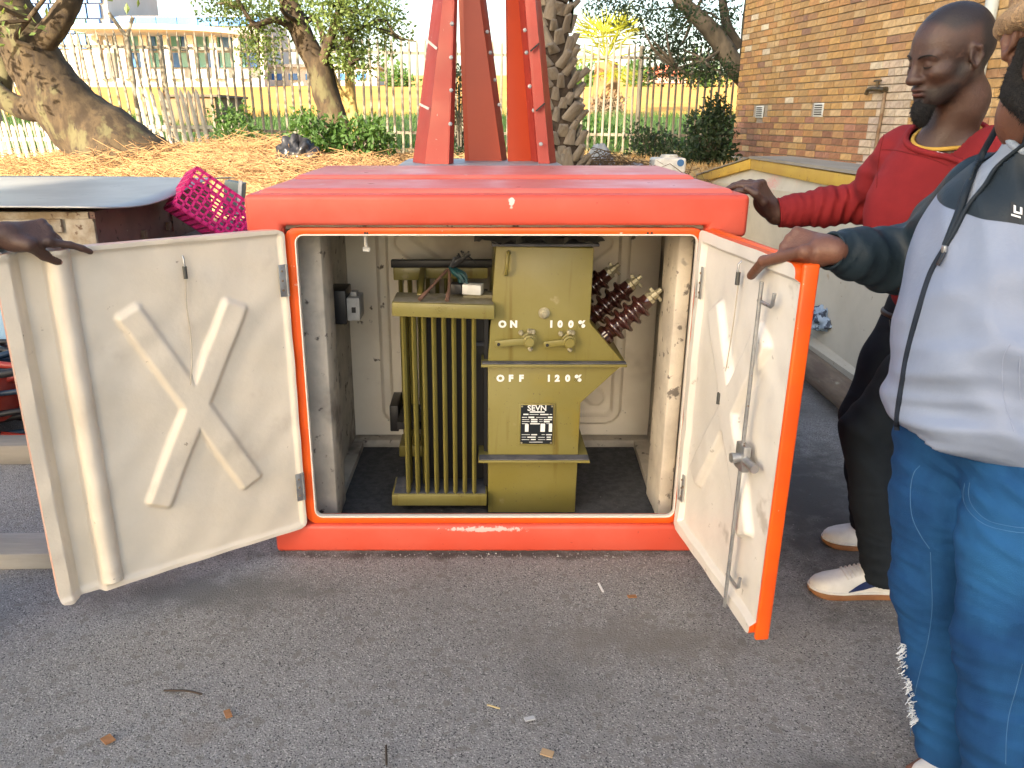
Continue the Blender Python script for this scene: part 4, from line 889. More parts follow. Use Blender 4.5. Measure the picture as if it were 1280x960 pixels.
def leg(pts_bot, pts_top, Yb, parts):
    """a tapered folded channel: list of corner pixels (px, dY) at the foot and at the top of the picture; strips between them"""
    top_y = -60
    for (i, m, nm) in parts:
        (x0, d0), (x1, d1) = pts_bot[i], pts_bot[i + 1]; (X0, D0), (X1, D1) = pts_top[i], pts_top[i + 1]
        a = A(x0, 0, Yb + d0); b = A(x1, 0, Yb + d1)
        def P(px0, d, px1, D, t):
            q0 = at(px0, 203, Yb + d); q1 = at(px1, 0, Yb + D); q0 = Vector((q0.x, Yb + d, pz)); q1 = Vector((q1.x, Yb + D, q1.z)); return q0 + (q1 - q0) * t
        c = [P(x0, d0, X0, D0, 0), P(x1, d1, X1, D1, 0), P(x1, d1, X1, D1, 1.9), P(x0, d0, X0, D0, 1.9)]
        n = (c[1] - c[0]).cross(c[3] - c[0]).normalized()
        if n.y < 0: n = -n
        quadprism(G(), c, n * .012).obj(nm, m, st)
        return_ = None
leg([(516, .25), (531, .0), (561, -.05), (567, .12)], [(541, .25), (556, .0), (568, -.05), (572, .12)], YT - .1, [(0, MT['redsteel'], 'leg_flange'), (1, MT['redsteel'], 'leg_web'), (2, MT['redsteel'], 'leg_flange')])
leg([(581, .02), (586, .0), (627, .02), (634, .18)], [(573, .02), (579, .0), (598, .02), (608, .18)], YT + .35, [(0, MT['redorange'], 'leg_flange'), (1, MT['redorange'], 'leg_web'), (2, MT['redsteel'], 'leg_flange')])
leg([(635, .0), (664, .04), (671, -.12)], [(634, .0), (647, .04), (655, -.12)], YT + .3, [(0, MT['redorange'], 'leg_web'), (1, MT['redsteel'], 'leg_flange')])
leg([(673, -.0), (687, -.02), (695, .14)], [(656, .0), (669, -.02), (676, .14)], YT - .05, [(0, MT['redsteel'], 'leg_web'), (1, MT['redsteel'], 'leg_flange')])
for (xa_, ya_, xb_, yb_) in ((663, 64, 674, 54), (670, 139, 681, 129)):
    a = A(xa_, ya_, YT - .09); b = A(xb_, yb_, YT - .09); G().bar(a, b, .02, .012).obj('bolt_slot', MT['black'], st)
for (xa_, ya_, xb_, yb_) in ((532, 49, 546, 61), (524, 130, 536, 136)):
    a = A(xa_, ya_, YT - .11); b = A(xb_, yb_, YT - .11); G().bar(a, b, .02, .018).obj('sun_sliver', MT['whiteplastic'], st)  # white bars put in for slivers of sun on the leg edges
for (px, py, Yq) in ((565, 30, YT - .2), (564, 72, YT - .2), (564, 113, YT - .2), (563, 155, YT - .2), (613, 66, YT + .35), (624, 131, YT + .35), (656, 38, YT), (658, 66, YT), (662, 108, YT), (667, 138, YT), (676, 180, YT - .1), (609, 40, YT + .4), (619, 100, YT + .4)):
    q = A(px, py, Yq); G().lathe([(0, .016), (.02, .016), (.022, .01), (.03, .01)], q, (0, -1, 0), 6).obj('bolt', MT['galvplate'], st)

# ------------------------------------------------------------------ skip on the right
MT['skip'] = mat('skip_cream', (.47, .45, .38), (.40, .38, .32), scale=2.2, rough=.75, bump=.15, bscale=12, spots=[(5, .63, .72, (.36, .30, .22)), (22, .68, .73, (.18, .11, .06))], extra=scuffs([(2.33, 6.3, .93, .1, .25, .10, (.50, .27, .24), 2.0), (2.33, 5.75, .95, .1, .12, .12, (.50, .30, .26), 1.9)]))
MT['skipyellow'] = mat('skip_yellow', (.50, .34, .055), (.44, .28, .05), scale=5, rough=.65, spots=[(14, .63, .69, (.13, .07, .03)), (35, .66, .72, (.06, .04, .03))])
MT['board'] = mat('weathered_board', (.27, .25, .21), (.20, .185, .16), scale=6, rough=.9, bump=.4, bscale=40, stretch=(1, .15, 1))
sk = thing('skip_bin', 'cream waste skip with rusty yellow rim below the brick wall', 'skip', (3.0, 6, 0))
def skx(y): return 2.335 - .11 * (5.8 - y) / 1.35 * (1 if y < 5.8 else .12)
SKP = [(2.6, .02), (7.9, .02), (8.7, .80), (7.0, 1.045), (2.6, 1.085)]
quadprism(G(), [(skx(y), y, z) for y, z in SKP], (.05, 0, 0)).obj('side_wall', MT['skip'], sk)
quadprism(G(), [(3.75, y, z) for y, z in SKP], (.05, 0, 0)).obj('side_wall', MT['skip'], sk)
quadprism(G(), [(2.36, 7.88, .02), (3.75, 7.88, .02), (3.75, 8.68, .80), (2.36, 8.68, .80)], (0, .04, 0)).obj('end_wall', MT['skip'], sk)
G().bb(2.1, 3.8, 2.6, 7.9, .02, .07).obj('floor', MT['skip'], sk)
def rimseg(y0, z0, y1, z1, h=.085):
    quadprism(G(), [(skx(y0) - .045, y0, z0), (skx(y1) - .045, y1, z1), (skx(y1) - .045, y1, z1 + h), (skx(y0) - .045, y0, z0 + h)], (.12, 0, 0)).obj('rim', MT['skipyellow'], sk, bevel=.006)
rimseg(2.6, 1.055, 6.98, 1.02); rimseg(7.02, 1.02, 8.72, .765)
quadprism(G(), [(skx(3.5) - .06, 3.5, 1.146), (skx(7.0) - .06, 7.0, 1.107), (skx(7) + .30, 7.0, 1.107), (skx(3.5) + .30, 3.5, 1.146)], (0, 0, .02)).obj('top_board', MT['board'], sk)
quadprism(G(), [(skx(7.03) - .055, 7.03, 1.107), (skx(8.7) - .055, 8.72, .852), (skx(8.7) + .1, 8.72, .852), (skx(7.03) + .1, 7.03, 1.107)], (0, 0, .012)).obj('top_board', MT['board'], sk)
for y in (4.05, 5.3, 6.7):
    quadprism(G(), [(skx(y) - .028, y, .03), (skx(y + .05) - .028, y + .05, .03), (skx(y + .05) - .028, y + .05, 1.02), (skx(y) - .028, y, 1.02)], (.03, 0, 0)).obj('rib', MT['skip'], sk)
# pole lying on the yard before the skip
MT['wood'] = mat('weathered_pole', (.17, .13, .09), (.10, .07, .05), scale=10, rough=.9, bump=.6, bscale=40, spots=[(14, .56, .64, (.26, .235, .17))], stretch=(1, .25, 1))
a = atz(985, 436, .10); b = atz(1075, 508, .10); d = (b - a).normalized()
tag(G().tube([a - d * 1.6, a, b, b + d * 1.2], .075, 14).obj('timber_pole', MT['wood'], smooth=60), 'weathered round pole lying on the asphalt along the skip', 'pole')
# rags on the pole
def cloth(name, label, c, rx, ry, rz, m, seed, cat):
    r0 = np.random.default_rng(seed); ph = r0.uniform(0, 6, 8); P = []
    for i in range(29):
        th = math.pi * i / 28; row = []
        for j in range(41):
            f = 2 * math.pi * j / 40; k = 1 + .16 * math.sin(3 * f + ph[0] + 2 * math.sin(2 * th)) + .10 * math.sin(7 * f + 5 * th + ph[1]) + .07 * math.sin(11 * th + 3 * math.sin(2 * f + ph[2])) + .05 * math.sin(15 * f - 9 * th + ph[3])
            row.append(Vector(c) + Vector((rx * math.sin(th) * math.cos(f) * k, ry * math.sin(th) * math.sin(f) * k, max(rz * math.cos(th) * k, -rz * .55))))
        P.append(row)
    return tag(G().grid(P).obj(name, m, smooth=70), label, cat)
c = at(1020, 418, 5.0); cloth('rag', 'pale blue and navy rag lying on the pole by the skip', (c.x + .02, 4.95, .20), .10, .14, .085, mat('rag_blue', (.22, .30, .40), (.035, .05, .08), scale=14, lo=.52, hi=.56, rough=.95), 3, 'rag')
c = at(1000, 402, 5.3); cloth('sack', 'brown crumpled sack behind the pale blue rag', (c.x + .05, 5.35, .18), .14, .13, .16, mat('sack_brown', (.10, .06, .045), (.06, .04, .03), scale=9, rough=.95), 5, 'sack')
# tarpaulin, canister and black bag behind the kiosk
def tarp(name, label, px, w, Y, h, m, seed):
    r0 = np.random.default_rng(seed); ph = r0.uniform(0, 6, 6); c = A(px, 0, Y); P = []
    for i in range(34):
        row = []
        for j in range(20):
            u = i / 33 * 2 - 1; v = j / 19 * 2 - 1; e = max(0, 1 - abs(u) ** 1.7) * max(0, 1 - abs(v) ** 2.2)
            z = h * e * (.72 + .28 * math.sin(4 * u + ph[0] + v)) + .04 * math.sin(9 * u + 4 * v + ph[1]) * e + .025 * math.sin(15 * v + 8 * u + ph[2]) * e
            x = c.x + u * w; y = Y + v * .6; row.append(Vector((x, y, float(terr(x, y)) + z + .01)))
        P.append(row)
    return tag(G().grid(P).obj(name, m, smooth=50), label, 'tarpaulin')
MT['tarp'] = mat('grey_tarp', (.30, .31, .32), (.20, .21, .22), scale=6, rough=.6, bump=.3, bscale=20)
tarp('tarpaulin', 'crumpled grey tarpaulin heaped right of the palm trunk', 758, .30, 9.0, .30, MT['tarp'], 2)
tarp('tarpaulin', 'flat grey plastic sheet left of the white canister', 800, .20, 8.6, .20, MT['tarp'], 9)
cc = A(835, 205, 8.2); cn = thing('canister', 'white plastic canister with a blue label behind the kiosk', 'canister', (cc.x, 8.2, .8))
ztop = A(835, 197, 8.2).z
G().bb(cc.x - .16, cc.x + .16, 8.1, 8.35, .80, ztop).obj('body', MT['whiteplastic'], cn, bevel=.025, seg=3)
G().lathe([(0, .09), (.018, .09), (.02, .08), (.028, .08)], (cc.x + .01, 8.22, ztop), (0, 0, 1), 16).obj('lid', MT['whiteplastic'], cn, smooth=40)
G().lathe([(0, .035), (.003, .035)], (cc.x + .10, 8.0995, ztop - .045), (0, -1, 0), 14).obj('label_print', mat('blue_label', (.03, .12, .30), rough=.5), cn)
c = A(375, 196, 9.6); cloth('bin_bag', 'shiny black plastic bag beside the dry branches', (c.x, 9.6, .93), .25, .22, .26, mat('black_poly', (.012, .012, .014), (.03, .03, .035), scale=8, rough=.3), 8, 'bag')

# ------------------------------------------------------------------ old cabinet, crate and clutter on the left
MT['greysheet'] = mat('grey_sheet_metal', (.34, .34, .335), (.42, .42, .41), scale=2, rough=.42, metal=.35, spots=[(8, .63, .72, (.22, .23, .235))])
MT['maroon'] = mat('maroon_steel', (.17, .095, .080), (.12, .068, .058), scale=4, rough=.6, spots=[(16, .62, .68, (.035, .022, .02)), (30, .67, .72, (.24, .20, .18))])
MT['rustcream'] = mat('rusty_cream_steel', (.34, .31, .25), (.20, .15, .09), scale=7, rough=.8, bump=.4, bscale=30, spots=[(18, .58, .66, (.10, .06, .035))])
cab = thing('old_cabinet', 'old maroon cabinet with bent grey sheet roof left of the kiosk', 'cabinet', (-3, 5.2, 0))
CX = -2.06
G().bb(CX - .03, CX, 4.30, 6.2, .05, .965).obj('side_panel', MT['maroon'], cab)
G().bb(-3.9, CX - .031, 4.29, 4.33, .05, .965).obj('front_panel', MT['rustcream'], cab)
G().bb(-3.9, CX - .17, 4.265, 4.289, .86, .93).obj('front_beam', MT['rustcream'], cab, bevel=.006)
G().bb(CX - .15, CX + .003, 4.27, 4.295, .05, .93).obj('corner_plate', MT['rustcream'], cab, bevel=.004)
G().bb(-3.9, -3.87, 4.33, 6.2, .05, .965).obj('side_panel', MT['maroon'], cab); G().bb(-3.87, CX - .031, 6.17, 6.2, .05, .965).obj('back_panel', MT['maroon'], cab)
for y in (4.85, 5.25): G().bb(CX + .0005, CX + .02, y, y + .05, .74, .79).obj('latch', MT['rustpipe'], cab)
G().bb(CX + .0005, CX + .012, 5.35, 5.75, .72, .84).obj('side_plate', MT['maroon'], cab)
n = 18; P = []
for i in range(n):
    row = []
    for j in range(16):
        t = i / (n - 1); u = j / 15; y = 4.20 + 2.05 * t; x = -3.95 + (CX + .13 + .06 * t + 3.95) * u
        row.append(Vector((x, y, .985 + .012 * math.sin(t * 7 + u * 3) + .02 * t - .02 * smoothstep(.9, 1, u) * math.sin(t * 6) + .015 * (1 - t) * u)))
    P.append(row)
ro = G().grid(P).obj('roof_sheet', MT['greysheet'], cab, smooth=60); sm = ro.modifiers.new('thick', 'SOLIDIFY'); sm.thickness = .008
# pink crate: lattice of bars
MT['pink'] = mat('pink_plastic', (.62, .012, .17), (.55, .01, .15), scale=6, rough=.35)
cr = thing('plastic_crate', 'bright pink lattice crate tipped over beside the old cabinet', 'crate', (-1.8, 5.3, .75))
CM = Matrix.Translation(A(266, 262, 5.2)) @ Matrix.Rotation(R(24), 4, 'Z') @ Matrix.Rotation(R(38), 4, 'Y') @ Matrix.Rotation(R(-12), 4, 'X')
def cside(w, h, F, nm):
    g = G(); nu = max(int(w / .045), 3); nv = max(int(h / .045), 3)
    def bx(u0, u1, v0, v1): 
        pts = [F(u0, v0, 0), F(u1, v0, 0), F(u1, v1, 0), F(u0, v1, 0), F(u0, v0, 1), F(u1, v0, 1), F(u1, v1, 1), F(u0, v1, 1)]
        g.add([CM @ Vector(p) for p in pts], [(0, 1, 2, 3), (7, 6, 5, 4), (0, 4, 5, 1), (1, 5, 6, 2), (2, 6, 7, 3), (3, 7, 4, 0)])
    for k in range(nu + 1): u = w * k / nu; bx(max(u - .007, 0), min(u + .007, w), 0, h)
    for k in range(nv + 1): v = h * k / nv; e = .02 if k in (0, nv) else .006; bx(0, w, max(v - e, 0), min(v + e, h))
    g.obj(nm, MT['pink'], cr)
cw, cd_, ch = .46, .34, .28
cside(cw, ch, lambda u, v, t: (u - cw / 2, -cd_ / 2 - .006 * t, v - ch / 2), 'lattice_side'); cside(cw, ch, lambda u, v, t: (u - cw / 2, cd_ / 2 + .006 * t, v - ch / 2), 'lattice_side')
cside(cd_, ch, lambda u, v, t: (-cw / 2 - .006 * t, u - cd_ / 2, v - ch / 2), 'lattice_side'); cside(cd_, ch, lambda u, v, t: (cw / 2 + .006 * t, u - cd_ / 2, v - ch / 2), 'lattice_side')
cside(cw, cd_, lambda u, v, t: (u - cw / 2, v - cd_ / 2, -ch / 2 - .006 * t), 'lattice_base')
gc = thing('grey_case', 'small grey green case with pale frame right of the pink crate', 'case', (-1.55, 5.9, .5))
q = A(293, 248, 5.8); rr_ = Matrix.Rotation(R(10), 3, 'Y')
G().box(q, (.13, .10, .24), rr_).obj('body', mat('case_grey', (.16, .20, .19), rough=.5), gc, bevel=.004); G().box(q + Vector((.05, -.055, 0)), (.025, .01, .26), rr_).obj('frame', MT['whiteplastic'], gc)
sup = G().bb(-1.98, -1.35, 5.0, 6.1, 0, .70).obj('support_crate', MT['board'], bevel=.006); tag(sup, 'low weathered board box under the pink crate', 'box')
# planks
pm_ = mat('grey_plank', (.27, .25, .21), (.18, .165, .14), scale=8, rough=.9, bump=.5, bscale=50, stretch=(.15, 1, 1), spots=[(6, .62, .7, (.07, .05, .04))])
tag(G().box((-2.75, 3.22, .045), (1.7, .13, .09), Matrix.Rotation(R(2), 3, 'Z')).obj('timber_plank', pm_, bevel=.006), 'weathered timber beam in front of the cable heap', 'plank')
tag(G().box((-2.25, 2.38, .03), (1.75, .15, .06), Matrix.Rotation(R(2), 3, 'Z')).obj('timber_plank', mat('pale_plank', (.36, .34, .30), (.25, .235, .20), scale=8, rough=.9, bump=.4, bscale=50, stretch=(.15, 1, 1)), bevel=.006), 'pale plank lying flat behind the left door, nearest the camera', 'plank')
# cable heap
hp = thing('cable_heap', 'tangled heap of dark blue and red cables at the left edge', 'cables', (-2.6, 3.8, 0))
cols_ = [mat('cable_navy', (.01, .03, .06), rough=.45), mat('cable_black', (.012, .012, .014), rough=.5), mat('cable_red', (.30, .03, .02), rough=.45)]
for k in range(46):
    r = rng.uniform(.25, .6); cx_ = -2.55 + rng.normal() * .3; cy_ = 3.8 + rng.normal() * .18; z = rng.uniform(.03, .34); a0 = rng.uniform(0, 6.3); tl = rng.normal(size=2) * .12
    pts = [Vector((cx_ + r * math.cos(a0 + t) * 1.2, cy_ + r * .6 * math.sin(a0 + t), max(.02, z + r * (tl[0] * math.cos(t) + tl[1] * math.sin(t)) + .03 * math.sin(3 * t)))) for t in np.linspace(0, 4.6, 22)]
    G().tube(pts, rng.uniform(.011, .02), 7).obj('cable', cols_[2] if k % 6 == 0 else cols_[k % 2], hp, smooth=60)
ins = mat('red_insulator', (.30, .045, .025), (.24, .03, .02), scale=6, rough=.18, coat=.4)
for i, (px, py) in enumerate(((-6, 485), (10, 470))):
    c = A(px, py, 3.75); prof = []
    for k in range(5): prof += [(k * .06, .04), (k * .06 + .02, .115), (k * .06 + .03, .115), (k * .06 + .04, .045)]
    tag(G().lathe(prof, c + Vector((-.10, -.25, -.02 + .04 * i)), (.9, -.3, .25 - .3 * i), 20).obj('insulator', ins, smooth=40), ('red ribbed insulator lying on the cable heap, left one', 'red ribbed insulator leaning on the cable heap by the door')[i], 'insulator', 'red insulators')
c = A(-4, 410, 4.0); tag(G().bb(c.x - .35, c.x + .06, 4.0, 4.05, c.z - .28, c.z + .16).obj('blue_sheet', mat('light_blue_sheet', (.25, .42, .58), rough=.5), bevel=.005), 'light blue sheet standing upright behind the cable heap', 'sheet')

# ------------------------------------------------------------------ litter on the asphalt
def litter(name, label, px, py, g, m, cat, group=None):
    o = g(atz(px, py, .006)); tag(o.obj(name, m), label, cat, group)
paper = mat('paper_scrap', (.45, .45, .45), rough=.8); wchip = mat('wood_chip', (.36, .17, .07), (.26, .12, .05), scale=40, rough=.9); stickm = mat('dark_stick', (.05, .035, .025), rough=.9)
def strip(L, w, a): return lambda p: G().box(p + Vector((0, 0, .002)), (L, w, .003), Matrix.Rotation(R(a), 3, 'Z') @ Matrix.Rotation(R(3), 3, 'Y'))
litter('paper_scrap', 'small grey card scrap on the asphalt in the foreground', 662, 899, strip(.027, .013, 20), paper, 'scrap')
litter('paper_scrap', 'thin white paper strip below the kiosk', 751, 735, strip(.006, .05, 8), mat('white_scrap', (.7, .7, .68), rough=.8), 'scrap')
litter('wood_chip', 'orange wood chip below the right door', 790, 746, strip(.028, .014, 10), wchip, 'chip')
litter('wood_chip', 'brown dead leaf on the asphalt at the bottom left', 135, 925, strip(.024, .03, 50), wchip, 'leaf')
litter('wood_chip', 'crumbled tan chip at the bottom edge of the asphalt', 684, 942, strip(.03, .02, -20), mat('tan_chip', (.42, .28, .15), rough=.9), 'chip')
litter('wood_chip', 'thin straw stalk left of the grey card scrap', 617, 884, strip(.035, .003, -20), mat('straw_bit', (.5, .4, .2), rough=.9), 'stalk')
litter('wood_chip', 'small brown leaf left of the foreground centre', 285, 893, strip(.016, .03, 30), wchip, 'leaf')
litter('stick', 'thin dark stick on the asphalt below the left door', 232, 868, lambda p: G().tube(curve([p + Vector((-.06, .01, .004)), p + Vector((0, .004, .008)), p + Vector((.045, -.004, .004))]), .003, 5), stickm, 'stick')
litter('stick', 'short dark twig right of the brown leaf', 482, 945, lambda p: G().tube([p + Vector((-.002, .03, .004)), p + Vector((.006, -.03, .004))], .003, 5), stickm, 'twig')
g = G()
for k in range(1300):
    x, y = rng.uniform(-2.6, 2.2), rng.uniform(1.15, 4.2); s = rng.uniform(.0015, .0042) * (1 + .6 * (rng.random() < .06))
    if k > 1020: x, y = rng.uniform(-.75, .85), 2.435 - abs(rng.normal()) * .035
    if -.75 < x < .85 and y > 2.437: continue
    r3 = Matrix.Rotation(rng.uniform(0, 6), 3, 'Z'); g.add([Vector((x, y, 0)) + r3 @ Vector(v) * s for v in ((1, 0, 0), (-.6, .9, 0), (-.7, -.8, 0), (.1, .1, 1.1))], [(0, 1, 3), (1, 2, 3), (2, 0, 3), (0, 2, 1)])
tag(g.obj('grit', mat('pale_grit', (.34, .33, .31), (.16, .155, .15), scale=60, rough=.9)), 'pale grit and small stones scattered over the asphalt', 'grit', kind='stuff')
# ------------------------------------------------------------------ people: signed distance shapes meshed with surface nets
class SDF:
    def __init__(s): s.p = []; s.disp = []; s.F = None
    def frame(s, O=None, Rm=None, sc=1.0):
        s.F = None if O is None else (np.array(O, float), np.array(Rm, float), sc)
    def _pt(s, a):
        a = np.array(a, float)
        if s.F is None: return a
        O, Rm, sc = s.F; return O + Rm @ (a * sc)
    def cone(s, a, b, ra, rb=None, k=.02, op=1):
        rb = ra if rb is None else rb; sc = s.F[2] if s.F else 1; a = s._pt(a); b = s._pt(b); ra *= sc; rb *= sc
        s.p.append(('c', a, b, ra, rb, k * sc, op, (a + b) / 2, np.linalg.norm(b - a) / 2 + max(ra, rb))); return s
    def chain(s, pts, rad, k=.02):
        for i in range(len(pts) - 1): s.cone(pts[i], pts[i + 1], rad[i], rad[i + 1], k)
        return s
    def ell(s, c, r, rot=None, k=.02, op=1):
        sc = s.F[2] if s.F else 1; Rm = np.eye(3) if rot is None else np.array(rot, float)
        if s.F: Rm = s.F[1] @ Rm
        c = s._pt(c); r = np.array(r, float) * sc
        s.p.append(('e', c, r, Rm, None, k * sc, op, c, r.max())); return s
    def one(s, q, P):
        if q[0] == 'c':
            a, b, ra, rb = q[1:5]; ab = b - a; t = np.clip(((P - a) @ ab) / max(ab @ ab, 1e-9), 0, 1)
            return np.linalg.norm(P - a - t[:, None] * ab, axis=1) - (ra + (rb - ra) * t)
        L = (P - q[1]) @ q[3]; k0 = np.linalg.norm(L / q[2], axis=1); k1 = np.linalg.norm(L / q[2] ** 2, axis=1) + 1e-9
        return k0 * (k0 - 1) / k1
    def ev(s, P, prims=None):
        d = np.full(len(P), 1e3)
        for q in (s.p if prims is None else prims):
            e = s.one(q, P); k = q[5]
            if q[6] > 0:
                h = np.clip(.5 + .5 * (e - d) / k, 0, 1); d = e + (d - e) * (1 - h) - k * h * (1 - h) if False else (e * (1 - h) + d * h - k * h * (1 - h))
            else:
                h = np.clip(.5 - .5 * (d + e) / k, 0, 1); d = d * (1 - h) - e * h + k * h * (1 - h)
        for f in s.disp: d = d + f(P)
        return d
    def mesh(s, name, mats, parent, res=.006, cut=None, smooth=True, paint=None, fmat=None, relax=1):
        lo = np.min([q[7] - q[8] for q in s.p if q[6] > 0], axis=0) - .03; hi = np.max([q[7] + q[8] for q in s.p if q[6] > 0], axis=0) + .03
        B = 10; bs = B * res; nb = np.ceil((hi - lo) / bs).astype(int)
        I = np.stack(np.meshgrid(*[np.arange(n) for n in nb], indexing='ij'), -1).reshape(-1, 3)
        C = lo + (I + .5) * bs; br = bs * .8661
        dc = s.ev(C); keep = np.abs(dc) < br * 1.6 + .012; I = I[keep]; C = C[keep]
        lat = np.stack(np.meshgrid(*[np.arange(B + 1)] * 3, indexing='ij'), -1).reshape(-1, 3) * res
        V = np.empty((len(I), B + 1, B + 1, B + 1), np.float32)
        for i in range(len(I)):
            pr = [q for q in s.p if np.linalg.norm(C[i] - q[7]) - q[8] - br < q[5] + .03]
            P = lo + I[i] * bs + lat
            d = s.ev(P, pr)
            V[i] = d.reshape(B + 1, B + 1, B + 1)
        N = nb * B + 2
        inside = V < 0
        cs = [inside[:, a:a + B, b:b + B, c:c + B] for a in (0, 1) for b in (0, 1) for c in (0, 1)]
        sm = sum(x.astype(np.int8) for x in cs); act = np.argwhere((sm > 0) & (sm < 8))
        bi = act[:, 0]; loc = act[:, 1:]; gc = I[bi] * B + loc
        ids = (gc[:, 0] * N[1] + gc[:, 1]) * N[2] + gc[:, 2]
        cv = np.stack([V[bi, loc[:, 0] + a, loc[:, 1] + b, loc[:, 2] + c] for a in (0, 1) for b in (0, 1) for c in (0, 1)], 1)
        off = np.array([(a, b, c) for a in (0, 1) for b in (0, 1) for c in (0, 1)], float)
        acc = np.zeros((len(act), 3)); cnt = np.zeros(len(act))
        for e0, e1 in ((0, 1), (2, 3), (4, 5), (6, 7), (0, 2), (1, 3), (4, 6), (5, 7), (0, 4), (1, 5), (2, 6), (3, 7)):
            a, b = cv[:, e0], cv[:, e1]; m = (a < 0) != (b < 0); t = np.where(m, a / np.where(a == b, 1, a - b), 0)
            acc += (off[e0] + (off[e1] - off[e0]) * t[:, None]) * m[:, None]; cnt += m
        Pv = lo + (gc + acc / cnt[:, None]) * res
        order = np.argsort(ids); ids = ids[order]; Pv = Pv[order]
        ids, ui = np.unique(ids, return_index=True); Pv = Pv[ui]
        quads = []
        for ax in range(3):
            sl1 = [slice(None), slice(0, B), slice(0, B), slice(0, B)]; sl2 = list(sl1); sl2[ax + 1] = slice(1, B + 1)
            A0 = inside[tuple(sl1)]; A1 = inside[tuple(sl2)]; ed = np.argwhere(A0 != A1)
            if not len(ed): continue
            gi = I[ed[:, 0]] * B + ed[:, 1:]; fl = A0[tuple(ed.T)]
            o1, o2 = [(1, 2), (2, 0), (0, 1)][ax]
            q = []
            for d1, d2 in ((0, 0), (-1, 0), (-1, -1), (0, -1)):
                g = gi.copy(); g[:, o1] += d1; g[:, o2] += d2; q.append((g[:, 0] * N[1] + g[:, 1]) * N[2] + g[:, 2])
            q = np.stack(q, 1); ok = (gi[:, o1] > 0) & (gi[:, o2] > 0); pos = np.searchsorted(ids, q); pos = np.clip(pos, 0, len(ids) - 1); ok &= (ids[pos] == q).all(1)
            pos[~fl] = pos[~fl][:, ::-1]; quads.append(pos[ok])
        Q = np.concatenate(quads)
        for _ in range(relax):                                  # light smoothing of the net
            acc = np.zeros_like(Pv); cn = np.zeros(len(Pv))
            for a, b in ((0, 1), (1, 2), (2, 3), (3, 0)):
                np.add.at(acc, Q[:, a], Pv[Q[:, b]]); np.add.at(acc, Q[:, b], Pv[Q[:, a]]); np.add.at(cn, Q[:, a], 1); np.add.at(cn, Q[:, b], 1)
            Pv = .6 * Pv + .4 * acc / np.maximum(cn, 1)[:, None]
        if cut is not None:
            km = cut(Pv); qk = km[Q].all(1); Q = Q[qk]; used = np.unique(Q); rm = np.zeros(len(Pv), int); rm[used] = np.arange(len(used)); Pv = Pv[used]; Q = rm[Q]
        me = bpy.data.meshes.new(name); me.vertices.add(len(Pv)); me.vertices.foreach_set("co", Pv.astype(np.float32).ravel())
        me.loops.add(len(Q) * 4); me.loops.foreach_set("vertex_index", Q.astype(np.int32).ravel()); me.polygons.add(len(Q))
        me.polygons.foreach_set("loop_start", np.arange(0, len(Q) * 4, 4, dtype=np.int32))
        for m in (mats if isinstance(mats, list) else [mats]): me.materials.append(m)
        if fmat is not None: me.polygons.foreach_set("material_index", fmat(Pv[Q].mean(1)).astype(np.int32))
        me.update(calc_edges=True); me.validate(); me.shade_smooth()
        if paint is not None:
            ca = me.color_attributes.new("paint", 'FLOAT_COLOR', 'POINT'); c4 = np.ones((len(Pv), 4), np.float32); c4[:, :3] = paint(Pv); ca.data.foreach_set("color", c4.ravel())
        return link(name, me, parent)
    def hit(s, px, py, lift=.001, t0=.9):
        """where the line of sight through a pixel meets the shape (or passes it closest)"""
        r = np.array(ray(px, py)); r /= np.linalg.norm(r); o = np.array((0, 0, CAM_H)); T = np.linspace(t0, 3.6, 260)
        d = s.ev(o + T[:, None] * r); i = np.argmax(d < 0)
        if d[i] >= 0: return Vector(o + r * (T[np.argmin(d)] - lift))
        lo_, hi_ = T[max(i - 1, 0)], T[i]
        for _ in range(4):
            tt = np.linspace(lo_, hi_, 8); dd = s.ev(o + tt[:, None] * r); j = max(int(np.argmax(dd < 0)), 1); lo_, hi_ = tt[j - 1], tt[j]
        return Vector(o + r * (hi_ - lift))
def Rz(a): a = R(a); return np.array([[math.cos(a), -math.sin(a), 0], [math.sin(a), math.cos(a), 0], [0, 0, 1]])
def Ry(a): a = R(a); return np.array([[math.cos(a), 0, math.sin(a)], [0, 1, 0], [-math.sin(a), 0, math.cos(a)]])
def Rx(a): a = R(a); return np.array([[1, 0, 0], [0, math.cos(a), -math.sin(a)], [0, math.sin(a), math.cos(a)]])
